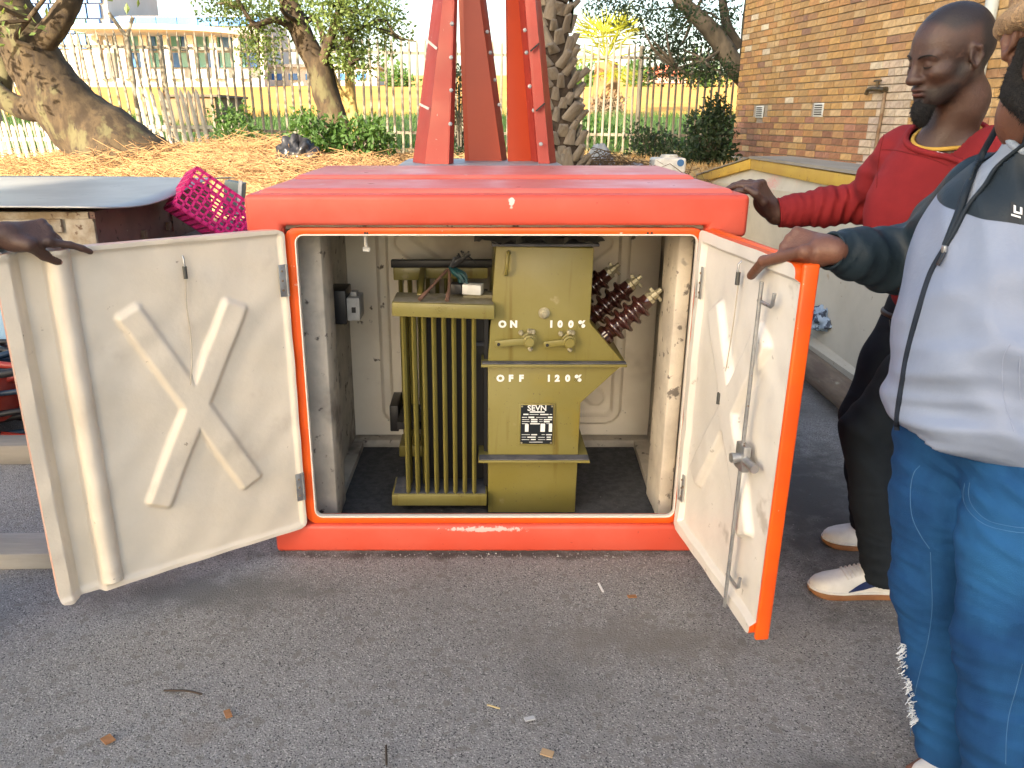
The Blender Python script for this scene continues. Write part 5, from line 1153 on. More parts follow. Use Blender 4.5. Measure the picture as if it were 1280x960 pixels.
def head(s, O, Rm, sc, lids=True):
    s.frame(O, Rm, sc)
    s.ell((-.014, 0, .040), (.102, .077, .090), k=.01)
    s.ell((-.045, 0, .012), (.066, .064, .062), k=.03)
    s.ell((.032, 0, .012), (.060, .060, .070), k=.03)
    s.ell((.036, 0, -.050), (.052, .052, .056), k=.03)
    s.ell((.060, 0, -.078), (.034, .034, .032), k=.03)
    s.ell((.074, 0, -.097), (.021, .022, .018), k=.02)
    for e in (-1, 1):
        s.cone((-.004, e * .058, -.040), (.058, e * .028, -.092), .018, .014, k=.03)
        s.ell((.060, e * .045, -.024), (.026, .022, .018), k=.025)
        s.cone((.084, e * .012, .017), (.076, e * .046, .019), .010, .008, k=.016)
        s.ell((.103, e * .031, -.001), (.019, .018, .012), k=.014, op=-1)
        s.ell((.0765, e * .0315, -.001), (.0145, .0160, .0135), k=.004)
        if lids: s.cone((.0895, e * .0225, -.0055), (.0860, e * .0405, -.0060), .0016, k=.004)
        s.ell((.097, e * .0155, -.0370), (.0130, .0100, .0095), k=.008)
        s.ell((.106, e * .0085, -.0475), (.0065, .0045, .005), k=.004, op=-1)
        # ear
        yr = Rz(e * 18)
        s.ell((-.012, e * .079, -.004), (.019, .006, .030), rot=yr @ Rx(e * 8), k=.008)
        s.cone((-.026, e * .084, -.006), (-.023, e * .085, .016), .005, k=.006); s.cone((-.023, e * .085, .016), (-.008, e * .082, .023), .005, .0045, k=.006)
        s.cone((-.026, e * .086, -.006), (-.012, e * .081, -.030), .0055, .007, k=.006)
        s.ell((-.008, e * .088, -.004), (.010, .007, .016), rot=yr, k=.005, op=-1)
        s.cone((.001, e * .079, -.010), (.001, e * .079, .002), .005, k=.005)
    s.cone((.090, 0, .010), (.1115, 0, -.034), .0085, .0125, k=.014)
    s.ell((.1090, 0, -.035), (.0125, .0150, .0115), k=.008)
    s.ell((.0905, 0, -.0620), (.0145, .0260, .0088), k=.006)
    s.ell((.0895, 0, -.0765), (.0145, .0235, .0100), k=.006)
    s.ell((.106, 0, -.0685), (.016, .026, .0016), k=.003, op=-1)
    s.ell((.096, 0, -.0875), (.012, .018, .0055), k=.012, op=-1)
    s.frame()
def hand(s, w, f, n, th, curls, thumb, sc=1.0, spread=.02, tk=1.0):
    """w wrist, f towards the knuckles, n out of the palm, th towards the thumb; curls = (knuckle, middle, tip) degrees per finger from index"""
    w = Vector(w); f = Vector(f).normalized(); n = Vector(n); n = (n - f * n.dot(f)).normalized(); th = Vector(th); th = (th - f * th.dot(f) - n * th.dot(n)).normalized()
    X = lambda a, b, c: w + f * a * sc + th * b * sc + n * c * sc
    s.cone(X(-.02, 0, 0), X(.015, 0, 0), .026 * sc, .026 * sc, k=.02)
    for i, o in enumerate((.028, .0095, -.0095, -.027)):
        s.cone(X(.008, o * .55, .001), X((.088, .092, .088, .079)[i], o, -.002), .0165 * sc, .0125 * sc, k=.011)
    s.ell(X(.035, .022, .012), (.030 * sc, .016 * sc, .018 * sc), rot=np.array([f, th, n]).T, k=.014)
    tips = []
    for i, o in enumerate((.028, .0095, -.0095, -.027)):
        p = X((.088, .092, .088, .079)[i], o, -.002); L = [(.044, .027, .022), (.049, .031, .023), (.045, .029, .022), (.035, .022, .019)][i]; rr = [.0098, .0100, .0095, .0085][i] * sc
        a = 0; lat = th * ((1.5 - i) * spread)
        s.ell(p - n * .004 * sc, (.0115 * sc,) * 3, k=.006)
        for j in range(3):
            a += R(curls[i][j]); d = (f * math.cos(a) + n * math.sin(a) + lat).normalized(); q = p + d * L[j] * sc
            s.cone(p, q, rr * (1 - .07 * j), rr * (.92 - .08 * j), k=.004); p = q
        tips.append(p)
    tp = [Vector(t) for t in thumb]
    s.cone(X(.012, .018, .006), tp[0], .0175 * sc * tk, .0150 * sc * tk, k=.014)
    for j in range(len(tp) - 1): s.cone(tp[j], tp[j + 1], (.0128, .0112)[min(j, 1)] * sc * tk, (.0114, .0098)[min(j, 1)] * sc * tk, k=.006)
    return tips
def idle_hand(s, w, n, th):
    w = Vector(w); th = Vector(th); n = Vector(n); f = Vector((0, 0, -1))
    hand(s, w, f, n, th, [(12, 18, 10), (16, 22, 12), (20, 24, 12), (24, 26, 12)], [w + f * .045 + th * .038 + n * .012, w + f * .075 + th * .048 + n * .018, w + f * .10 + th * .046 + n * .024], spread=.04)
def skin(name, base, dark, hair):
    m = mat(name, base, dark, scale=9, lo=.3, hi=.75, rough=.50, rvar=.10, bump=.22, bscale=190, spots=[(60, .58, .75, tuple(a * .72 for a in base)), (22, .62, .78, tuple(a * 1.35 for a in base))])
    N = m.node_tree.nodes; L = m.node_tree.links; b = N["Principled BSDF"]; src = b.inputs["Base Color"].links[0].from_socket
    at_ = N.new("ShaderNodeAttribute"); at_.attribute_name = "paint"; sp = N.new("ShaderNodeSeparateColor"); L.new(at_.outputs["Color"], sp.inputs[0])
    x = N.new("ShaderNodeMix"); x.data_type = 'RGBA'; L.new(sp.outputs[0], x.inputs[0]); L.new(src, x.inputs[6]); x.inputs[7].default_value = (*hair, 1)
    y = N.new("ShaderNodeMix"); y.data_type = 'RGBA'; L.new(sp.outputs[1], y.inputs[0]); L.new(x.outputs[2], y.inputs[6]); y.inputs[7].default_value = (base[0] * 2.0, base[1] * 1.4, base[2] * 1.5, 1)
    L.new(y.outputs[2], b.inputs["Base Color"]); b.inputs["Subsurface Weight"].default_value = .06; b.inputs["Subsurface Radius"].default_value = (.6, .25, .15); b.inputs["Subsurface Scale"].default_value = .004
    return m
def gauss(L, c, r): return np.exp(-(((L - np.array(c)) / np.array(r)) ** 2).sum(1))
def fold(P, d1, f1, d2, f2, amp, ph=0, c=None, r=None):
    q = P @ np.array(d1) * f1 + 1.3 * np.sin(P @ np.array(d2) * f2 + ph) + ph
    h = -amp * np.abs(np.cos(q)) ** 3 + amp * .4
    if c is not None: h = h * np.exp(-(((P - np.array(c)) / r) ** 2).sum(1))
    return h
def fabric(name, c1, c2, scale=5, rough=.85, bump=.25, bscale=500, **k): return mat(name, c1, c2, scale=scale, rough=rough, bump=bump, bscale=bscale, spec=.25, **k)
def polyl(s, pxs, r, n=6, name='seam', m=None, parent=None, lift=.001, flat=1.0, t0=.9):
    pp = curve([(a, b, 0) for a, b in pxs], 7); return G().tube([s.hit(q.x, q.y, lift, t0) for q in pp], r, n, flat=flat).obj(name, m, parent, smooth=60)

def snap(s, p, it=6):
    p = np.array(p, float)
    for _ in range(it):
        q = np.stack([p, p + (1e-3, 0, 0), p + (0, 1e-3, 0), p + (0, 0, 1e-3)]); d = s.ev(q); g_ = (d[1:] - d[0]) / 1e-3; p = p - g_ * d[0] / max(g_ @ g_, .2)
    return Vector(p)
def face_hair(s, O, Rm, sc, parent):
    for e in (-1, 1):
        s.frame(O, Rm, sc)
        lash = [s._pt(q) for q in ((.0915, e * .0195, -.0075), (.0935, e * .0255, -.0085), (.0925, e * .0330, -.0088), (.0880, e * .0400, -.0075), (.083, e * .0455, -.0045))]
        brow = [s._pt(q) for q in ((.094, e * .012, .0175), (.094, e * .022, .0215), (.091, e * .034, .0235), (.083, e * .046, .0215), (.076, e * .053, .0165))]
        s.frame()
        G().tube(curve([snap(s, q) for q in lash], 4), [.0007] + [.0014] * 14 + [.0009, .0005], 6).obj('eyelash', MT['hair'], parent, smooth=70)
        G().tube(curve([snap(s, q) for q in brow], 4), [.0022] + [.0036] * 10 + [.0030, .0026, .0022, .0018, .0014, .0008], 8, flat=.5).obj('eyebrow', MT['hair'], parent, smooth=70)
MT['hair'] = mat('black_hair', (.006, .006, .007), (.012, .011, .011), scale=60, rough=.85, bump=1, bscale=300)
# ---------------- man in the red sweatshirt
red = thing('person', 'man in red sweatshirt and black trousers resting a hand on the kiosk', 'person', (1.3, 2.3, 0))
HO = np.array(at(1187, 70, 2.14)); HR = Rz(188) @ Ry(15) @ Rx(-3); HS = .94
wr = Vector((.958, 2.62, 1.150)); el = Vector(at(1084, 252, 2.58)); shR = Vector(at(1130, 192, 2.36)); shL = Vector(at(1248, 196, 2.05)); nk = Vector(at(1186, 158, 2.19))
hipc = Vector((1.43, 2.36, .90)); hL = Vector((1.42, 2.26, .86)); hR = Vector((1.40, 2.46, .88))
kL = Vector(at(1082, 538, 2.24)); kR = Vector(at(1080, 520, 2.44)); aL = Vector((1.27, 2.17, .10)); aR = Vector((1.375, 2.488, .10))
handf = dict(w=wr + Vector((-.005, 0, .01)), f=(-.64, 0, .77), n=(-.59, .64, -.49), th=(-.49, -.77, -.41), sc=1.12)
def red_body(s):
    head(s, HO, HR, HS)
    s.frame(HO, HR, HS); s.cone((-.022, 0, -.035), (-.035, 0, -.135), .054, .054, k=.03); nb_ = s._pt((-.05, 0, -.12)); s.frame()
    s.cone(nb_, nk + Vector((-.012, .012, -.080)), .050, .074, k=.03)
    s.cone(shR, shL, .042, .042, k=.04); s.ell((shR + shL) / 2 + Vector((.02, .02, -.15)), (.09, .12, .14), rot=Rz(220), k=.04)
    s.cone((shR + shL) / 2 + Vector((0, 0, -.2)), hipc, .10, .11, k=.05)
    s.cone(shR, el, .05, .042, k=.03); s.chain([el, el.lerp(wr, .4), wr], [.042, .040, .027], k=.02)
    s.cone(shL, shL + Vector((.10, .10, -.28)), .05, .042, k=.03); s.cone(shL + Vector((.10, .10, -.28)), shL + Vector((.05, .0, -.50)), .042, .03, k=.02)
    idle_hand(s, shL + Vector((.05, 0, -.50)), (-.64, .77, 0), (-.77, -.64, 0))
    hand(s, curls=[(58, 26, 14), (56, 24, 14), (55, 24, 14), (54, 24, 16)], thumb=[wr + Vector((-.055, -.045, .040)), wr + Vector((-.085, -.052, .066)), wr + Vector((-.112, -.040, .082))], spread=.10, **handf)
    for h_, k_, a_ in ((hL, kL, aL), (hR, kR, aR)): s.cone(h_, k_, .075, .052, k=.05); s.cone(k_, a_, .05, .036, k=.03); s.cone(a_ + Vector((0, 0, -.03)), a_ + Vector((-.09, .008, -.058)), .020, .011, k=.02)
def hairpaint(O, Rm, sc, full, beard=0):
    def f(P):
        L = (P - np.array(O)) @ np.array(Rm) / sc; c = np.zeros((len(P), 3))
        crown = smoothstep(.0, .035, L[:, 2] - .052 + .45 * np.clip(L[:, 0], -.2, .2) * -1 * 0 - np.clip(L[:, 0] - .03, 0, 1) * .9) 
        back = smoothstep(.0, .03, -L[:, 0] - .02 + .0 * L[:, 2]) * smoothstep(-.07, -.04, L[:, 2])
        hr = np.maximum(crown, back) * full
        mus = gauss(L, (.100, 0, -.0535), (.03, .026, .0065)); chin = gauss(L, (.085, 0, -.104), (.035, .026, .020))
        brow = np.maximum(gauss(L, (.092, .030, .0205), (.03, .018, .0045)), gauss(L, (.092, -.030, .0205), (.03, .018, .0045)))
        jaw = smoothstep(-.045, -.07, L[:, 2]) * smoothstep(.0, .03, L[:, 0]) * smoothstep(-.13, -.11, L[:, 2]) * beard
        side = gauss(L, (.02, .072, -.03), (.02, .03, .035)) * beard + gauss(L, (.02, -.072, -.03), (.02, .03, .035)) * beard
        c[:, 0] = np.clip(np.maximum.reduce([hr, mus * .85, chin, brow * .9, jaw, np.clip(side, 0, 1)]), 0, 1)
        c[:, 1] = np.clip(gauss(L, (.100, 0, -.0755), (.012, .020, .006)) * 1.0 + .5 * gauss(L, (.100, 0, -.0625), (.012, .02, .005)), 0, 1) * (L[:, 0] > .08)
        return c
    return f
MT['skin_dark'] = skin('skin_dark', (.080, .040, .028), (.045, .022, .016), (.012, .010, .010))
MT['skin_brown'] = skin('skin_brown', (.155, .066, .040), (.105, .045, .028), (.012, .009, .008))
sb = SDF(); red_body(sb)
body = sb.mesh('body', MT['skin_dark'], red, res=.0036, paint=hairpaint(HO, HR, HS, .85, .8)); face_hair(sb, HO, HR, HS, red)
s = SDF(); s.frame(HO, HR, HS); s.ell((.084, 0, -.116), (.024, .026, .024), k=.01); s.ell((.086, 0, -.140), (.019, .021, .024), k=.02); s.cone((.066, .03, -.098), (.08, 0, -.12), .010, .014, k=.02); s.cone((.066, -.03, -.098), (.08, 0, -.12), .010, .014, k=.02); s.frame()
s.disp.append(lambda P: .0022 * np.sin(P[:, 0] * 900 + 3 * np.sin(P[:, 2] * 500)) * np.cos(P[:, 1] * 800 + P[:, 2] * 600))
bd_ = s.mesh('beard', MT['hair'], red, res=.003, relax=1)
def strands(o, n, L, parent, down=.6, seed=1, out=None):
    r0 = np.random.default_rng(seed); me = o.data; N_ = len(me.vertices); co_ = np.empty(N_ * 3); me.vertices.foreach_get("co", co_); co_ = co_.reshape(-1, 3); nn = np.array([v.normal for v in me.vertices])
    i = r0.integers(0, N_, n); p = co_[i] - nn[i] * .002; d = nn[i] * .8 + r0.normal(size=(n, 3)) * .35 + np.array((0, 0, -down)); d /= np.linalg.norm(d, axis=1)[:, None]
    s_ = np.cross(d, r0.normal(size=(n, 3))); s_ /= np.linalg.norm(s_, axis=1)[:, None]; l = (L * r0.uniform(.5, 1.3, n))[:, None]
    v = np.stack([p - s_ * .0005, p + s_ * .0005, p + d * l], 1).reshape(-1, 3)
    m_ = bpy.data.meshes.new('beard_hair'); m_.from_pydata(v.tolist(), [], np.arange(n * 3).reshape(n, 3).tolist()); m_.materials.append(MT['hair']); m_.update(); return tag(link('beard_hair', m_, parent), kind='stuff')
strands(bd_, 2600, .008, bd_)
# sweatshirt
MT['redknit'] = fabric('red_sweatshirt', (.235, .017, .020), (.19, .013, .016), scale=6)
sw_ = SDF()
mid = (shR + shL) / 2
sw_.cone(shR.lerp(mid, .1) + Vector((0, 0, -.012)), shL.lerp(mid, .1) + Vector((0, 0, -.012)), .074, .074, k=.05)
sw_.cone(nk + Vector((.01, .02, -.05)), mid + Vector((0, 0, -.03)), .088, .10, k=.06)
sw_.ell(mid + Vector((-.01, -.01, -.15)), (.130, .188, .20), rot=Rz(220), k=.05)
sw_.ell(hipc + Vector((-.03, -.03, .17)), (.135, .178, .20), rot=Rz(215), k=.06)
sw_.cone(hipc + Vector((-.01, .04, .05)), hipc + Vector((-.01, -.04, .05)), .140, .140, k=.03)
sw_.chain([shR, shR.lerp(el, .5), el], [.074, .070, .064], k=.04); sw_.chain([el, el.lerp(wr, .45), el.lerp(wr, .78), el.lerp(wr, .90)], [.064, .058, .048, .045], k=.03)
sw_.cone(el.lerp(wr, .86), el.lerp(wr, .96), .046, .041, k=.008)
e2 = shL + Vector((.10, .10, -.28)); sw_.chain([shL, e2, shL + Vector((.05, .0, -.48))], [.074, .062, .045], k=.04)
ad_ = np.array((wr - el).normalized()); ud_ = np.array((el - shR).normalized())
sw_.disp += [lambda P: fold(P, ad_, 95, (0, 0, 1), 26, .0095, .5, el.lerp(wr, .25), .11), lambda P: fold(P, (.8, .1, .6), 80, (1, 0, -.5), 22, .0095, 1.2, el, .10),
             lambda P: fold(P, (.55, 0, .83), 60, (.8, .3, -.5), 14, .0085, 2, shR + Vector((.03, 0, -.07)), .13), lambda P: fold(P, (.25, 0, .97), 48, (.9, .4, .1), 12, .0085, .3, hipc + Vector((-.08, -.1, .14)), .17),
             lambda P: fold(P, (.9, 0, .3), 26, (.3, 0, .9), 9, .0060, 1.9, mid + Vector((0, -.1, -.15)), .2), lambda P: fold(P, ad_, 120, (0, 1, 1), 30, .0050, 2.2, el.lerp(wr, .7), .08)]
CU = el.lerp(wr, .955); cun = np.array((wr - el).normalized())
nkv = np.array(nk + Vector((.0, .01, .0))); nkn = np.array((-.30, -.34, .89)); nkn = nkn / np.linalg.norm(nkn)
def swcut(P):
    near = np.linalg.norm(P - np.array(wr), axis=1) < .12
    a = ~(near & ((P - np.array(CU)) @ cun > 0)); b = P[:, 2] > .865 + .0 * P[:, 0]; c = ~(((P - nkv) @ nkn > -.012) & (np.linalg.norm(P - nkv, axis=1) < .13)); return a & b & c
swo = sw_.mesh('sweatshirt', MT['redknit'], red, res=.0048, cut=swcut)
md = swo.modifiers.new('thick', 'SOLIDIFY'); md.thickness = .004; md.offset = -1
def ringon(s, c, nrm, r0, tube, m, name, parent, a0=0, a1=360, n=40, lift=.0):
    c = Vector(c); nrm = Vector(nrm).normalized(); u = nrm.cross(Vector((1, 0, .2))).normalized(); v = nrm.cross(u); pts = []
    for k in range(n + 1):
        a = R(a0 + (a1 - a0) * k / n); d = u * math.cos(a) + v * math.sin(a); lo_, hi_ = .012, .22
        for _ in range(22):
            md_ = (lo_ + hi_) / 2
            if s.ev(np.array(c + d * md_)[None])[0] < 0: lo_ = md_
            else: hi_ = md_
        pts.append(c + d * (lo_ + lift))
    return G().tube(pts, tube, 8, cap=False).obj(name, m, parent, smooth=70)
ringon(sw_, Vector(nkv) - Vector(nkn) * .016, nkn, .1, .0085, MT['redknit'], 'collar', red, lift=.001)
ringon(sb, Vector(nkv) - Vector(nkn) * .012, nkn, .1, .0055, fabric('yellow_tee', (.50, .30, .06), (.44, .25, .05)), 'tee_collar', red, lift=.006)
seam = fabric('red_seam', (.15, .010, .011), (.14, .010, .010))
polyl(sw_, [(1102, 187), (1120, 188), (1142, 193), (1165, 199), (1185, 207)], .0016, 5, 'seam', seam, red, 0)
polyl(sw_, [(1105, 168), (1100, 190), (1097, 215), (1096, 235)], .0016, 5, 'seam', seam, red, 0)
lp = [sw_.hit(px, py, .007) for px, py in ((1171, 189), (1184, 192.5), (1184, 197), (1171, 194.5))]
G().add(lp, [(0, 1, 2, 3)]).obj('chest_label', mat('label_white', (.6, .6, .6), (.04, .04, .05), scale=160, lo=.5, hi=.53, rough=.7), red)
ringon(sw_, el.lerp(wr, .95), wr - el, .1, .004, MT['redknit'], 'cuff', red, lift=-.001)
# trousers, belt, shoes
MT['blackdenim'] = fabric('black_trousers', (.006, .0095, .014), (.011, .017, .024), scale=4)
tr_ = SDF()
tr_.cone(hipc + Vector((-.005, .05, .0)), hipc + Vector((-.005, -.05, .0)), .128, .128, k=.04)
for h_, k_, a_ in ((hL, kL, aL), (hR, kR, aR)):
    tr_.chain([h_ + Vector((0, 0, -.02)), h_.lerp(k_, .5), k_], [.102, .090, .072], k=.04); tr_.chain([k_, k_.lerp(a_, .5), a_ + Vector((.0, 0, -.01))], [.070, .066, .064], k=.03)
tr_.disp += [lambda P: fold(P, (.5, .1, .86), 45, (.9, .2, -.3), 13, .006, 1, kL, .16), lambda P: fold(P, (.1, .1, 1), 70, (1, .5, 0), 18, .007, .4, aL + Vector((0, 0, .07)), .10), lambda P: fold(P, (.4, 0, .9), 40, (1, 0, 0), 15, .006, 2.2, hL + Vector((-.05, 0, -.1)), .14), lambda P: fold(P, (.1, .1, 1), 70, (1, .5, 0), 18, .007, .4, aR + Vector((0, 0, .07)), .10)]
tro = tr_.mesh('trousers', MT['blackdenim'], red, res=.006, cut=lambda P: (P[:, 2] > .062) & (P[:, 2] < .94))
ringon(tr_, hipc + Vector((-.005, 0, -.045)), (0, 0, 1), .1, .010, mat('belt_leather', (.03, .018, .012), rough=.5), 'belt', red, lift=-.003)
polyl(tr_, [(1112, 400), (1114, 412), (1124, 420)], .0012, 5, 'seam', fabric('grey_stitch', (.10, .11, .11), (.08, .09, .09)), red, 0)
# ripped hem, hands etc. are left as they are; shoes
MT['shoewhite'] = mat('white_leather', (.66, .65, .62), (.58, .57, .54), scale=20, rough=.45, bump=.1, bscale=200)
MT['gum'] = mat('gum_sole', (.26, .115, .045), (.22, .09, .035), scale=20, rough=.6)
MT['navy'] = mat('navy_stripe', (.006, .018, .085), rough=.5)
def shoe(parent, toe, heel, white=MT['shoewhite'], stripe=MT['navy'], sole=MT['gum'], label=None, sc=1.0):
    toe = Vector(toe); heel = Vector(heel); d = (toe - heel); L = d.length; d.normalize(); sd = Vector((0, 0, 1)).cross(d)
    W_ = [(0, .018), (.03, .031), (.12, .036), (.3, .036), (.5, .040), (.68, .047), (.82, .045), (.92, .034), (.975, .020), (1, .006)]
    Hh = [(0, .072), (.03, .082), (.12, .086), (.25, .083), (.38, .080), (.5, .070), (.68, .052), (.82, .042), (.92, .034), (.975, .025), (1, .016)]
    wf = lambda t: float(np.interp(t, *zip(*W_))) * sc; hf = lambda t: float(np.interp(t, *zip(*Hh))) * sc
    def Sf(t, a, lift=0):
        w, h = wf(t) + lift, hf(t) + lift; ca, sa = math.cos(a), math.sin(a)
        return heel + d * (L * t) + sd * (w * (abs(ca) ** .62) * (1 if ca >= 0 else -1)) + Vector((0, 0, .022 + h * (abs(sa) ** .8)))
    ts = 1 - (1 - np.linspace(0, 1, 34)) ** 1.3
    up = G().grid([[Sf(t, math.pi * j / 20) for j in range(21)] for t in ts]); up_o = up.obj('shoe_upper', white, parent, smooth=80)
    pts = [(t, wf(t) + .004) for t in ts]; poly = [(t * L, w) for t, w in pts] + [(t * L, -w) for t, w in reversed(pts)]
    so_ = G().prism(poly, lambda a, b, q: heel + d * (a * 1.02 - .004) + sd * b + Vector((0, 0, .001 + .020 * q + (.012 * max(0, (a / L - .85) / .15) ** 2 * (1 if q == 0 else .6))))).obj('sole', sole, up_o, bevel=.003)
    G().prism([(t * L, w + .001) for t, w in pts] + [(t * L, -w - .001) for t, w in reversed(pts)], lambda a, b, q: heel + d * (a * 1.02 - .004) + sd * b + Vector((0, 0, .0215 + .007 * q))).obj('midsole', white, up_o, bevel=.002)
    for sg in (1, -1):
        A1 = [(t, R(float(np.interp(t, [.04, .15, .3, .45, .55, .62], [30, 36, 38, 30, 18, 7])))) for t in np.linspace(.04, .62, 16)]
        A0 = [(t, R(float(np.interp(t, [.04, .15, .3, .45, .62], [22, 22, 15, 8, 4])))) for t in np.linspace(.04, .62, 16)]
        fl = (lambda a: a) if sg > 0 else (lambda a: math.pi - a)
        G().grid([[Sf(t, fl(a), .0016) for t, a in A0], [Sf(t, fl((a + b) / 2), .0016) for (t, a), (_, b) in zip(A0, A1)], [Sf(t, fl(b), .0016) for t, b in A1]]).obj('stripe', stripe, up_o, smooth=80)
    for k in range(6):
        t = .40 + .045 * k; G().tube([Sf(t, R(52), .002), Sf(t + .012, R(75), .004), Sf(t + .012, R(105), .004), Sf(t, R(128), .002)], .0032, 5).obj('lace', white, up_o, smooth=70)
    return up_o
shoe(red, (1.055, 2.20, 0), (1.335, 2.185, 0)); shoe(red, (1.225, 2.51, 0), (1.50, 2.47, 0))
# ---------------- man in the two-tone jacket
jac = thing('person', 'man in two tone jacket and blue jeans holding the right door', 'person', (1.07, 1.55, 0))
JO = np.array((1.010, 1.475, 1.578)); JR = Rz(258) @ Ry(10); JS = 1.06
jw = Vector(at(1033, 312, 1.84)); je = Vector((1.085, 1.93, 1.105)); jsR = Vector((1.062, 1.705, 1.295)); jsL = Vector((1.165, 1.36, 1.345)); jn = Vector((1.075, 1.52, 1.44))
jm = (jsR + jsL) / 2; jh = Vector((1.085, 1.55, .86)); jhR = Vector((1.035, 1.62, .84)); jhL = Vector((1.085, 1.43, .84))
jkR = Vector((1.018, 1.555, .44)); jkL = Vector((1.045, 1.35, .44)); jaR = Vector((1.075, 1.455, .09)); jaL = Vector((1.08, 1.27, .09))
uT, wT = Ruw(953, 344); tipT = RP(uT, wT, .030); uM, wM = Ruw(972, 326); midT = RP(uM, wM, .036)
kn = Vector(at(984, 306, 1.90))
def jac_body(s):
    head(s, JO, JR, JS)
    s.frame(JO, JR, JS); s.cone((-.030, 0, -.04), (-.05, 0, -.14), .050, .052, k=.03); nb_ = s._pt((-.05, 0, -.12)); s.frame()
    s.cone(nb_, jn + Vector((.02, .03, -.05)), .054, .056, k=.03)
    s.cone(jsR, jsL, .04, .04, k=.03); s.ell(jm + Vector((.02, .01, -.15)), (.10, .13, .15), rot=Rz(202), k=.04); s.cone(jm + Vector((0, 0, -.2)), jh, .10, .095, k=.06)
    s.cone(jsR, je, .05, .042, k=.03); s.chain([je, je.lerp(jw, .4), jw], [.044, .042, .029], k=.02)
    s.cone(jsL, jsL + Vector((.12, .02, -.28)), .05, .042, k=.03); s.cone(jsL + Vector((.12, .02, -.28)), jsL + Vector((.06, -.12, -.48)), .042, .03, k=.02); idle_hand(s, jsL + Vector((.06, -.12, -.48)), (-.34, .94, 0), (-.94, -.34, 0))
    f = (kn - jw).normalized()
    f = Vector((-.62, .78, .03)); hand(s, jw, f, (.78, .40, -.47), (-.36, -.27, -.88), [(62, 60, 30), (66, 62, 30), (68, 62, 30), (70, 60, 30)], [jw.lerp(kn, .55) + Vector((-.012, -.035, -.006)), midT, tipT], sc=1.08, spread=.05, tk=1.12)
    for h_, k_, a_ in ((jhL, jkL, jaL), (jhR, jkR, jaR)): s.cone(h_, k_, .078, .055, k=.05); s.cone(k_, a_, .052, .038, k=.03); s.cone(a_ + Vector((0, 0, -.03)), a_ + Vector((-.09, -.02, -.058)), .020, .011, k=.02)
jb = SDF(); jac_body(jb)
jbody = jb.mesh('body', MT['skin_brown'], jac, res=.0040, paint=hairpaint(JO, JR, JS, .8, 1.0)); face_hair(jb, JO, JR, JS, jac)
# thumb nail
def nail(parent, tip, prev, up, m):
    tip = Vector(tip); d = (tip - Vector(prev)).normalized(); u = (Vector(up) - d * Vector(up).dot(d)).normalized(); sd = d.cross(u); P = []
    for i in range(5):
        row = []
        for j in range(7):
            a = R(-55 + 110 * j / 6); row.append(tip + d * (-.006 + .014 * i / 4) + (u * math.cos(a) + sd * math.sin(a)) * (.0102 - .0012 * i / 4))
        P.append(row)
    return G().grid(P).obj('thumb_nail', m, parent, smooth=80)
MT['nail'] = mat('nail', (.45, .25, .19), rough=.3)
nail(jac, tipT, midT, Ren, MT['nail'])
s = SDF(); s.frame(JO, JR, JS)
s.ell((.034, 0, -.106), (.055, .058, .034), k=.02); s.ell((.070, 0, -.118), (.030, .040, .030), k=.03)
for e in (-1, 1): s.cone((.012, e * .070, -.005), (.010, e * .064, -.055), .008, .013, k=.015); s.cone((.010, e * .064, -.055), (.014, e * .058, -.082), .013, .022, k=.02); s.cone((.014, e * .058, -.082), (.065, e * .034, -.102), .022, .018, k=.02)
s.cone((.094, -.028, -.062), (.085, -.034, -.09), .006, .010, k=.01); s.cone((.094, .028, -.062), (.085, .034, -.09), .006, .010, k=.01)
s.frame(); s.disp.append(lambda P: .0020 * np.sin(P[:, 0] * 900 + 3 * np.sin(P[:, 2] * 500)) * np.cos(P[:, 1] * 800 + P[:, 2] * 600))
bj_ = s.mesh('beard', MT['hair'], jac, res=.003, relax=1); strands(bj_, 5000, .009, bj_, seed=4)
# beanie
MT['beanie'] = mat('beige_knit', (.46, .31, .18), (.36, .235, .13), scale=40, rough=.95, bump=1.0, bscale=180)
s = SDF(); s.frame(JO, JR, JS); s.ell((-.018, 0, .062), (.112, .088, .092), k=.01); s.cone((-.10, 0, .0), (.080, 0, .058), .03, .03, k=.02)
for a in range(24):
    q = a * 15; x = -.016 + .103 * math.cos(R(q)); y = .083 * math.sin(R(q)); z = .030 + .32 * x; q2 = q + 15; x2 = -.016 + .103 * math.cos(R(q2)); y2 = .083 * math.sin(R(q2)); s.cone((x, y, z), (x2, y2, .030 + .32 * x2), .017, k=.010)
s.frame(); jd = np.array(JR)
def rib(P):
    L = (P - JO) @ jd / JS; a = np.arctan2(L[:, 1], L[:, 0] + .016); return .0016 * np.cos(a * 58)
s.disp.append(rib); s.mesh('beanie', MT['beanie'], jac, res=.0035, relax=0)
# T-shirt
MT['tee'] = fabric('grey_tee', (.30, .35, .42), (.25, .29, .36))
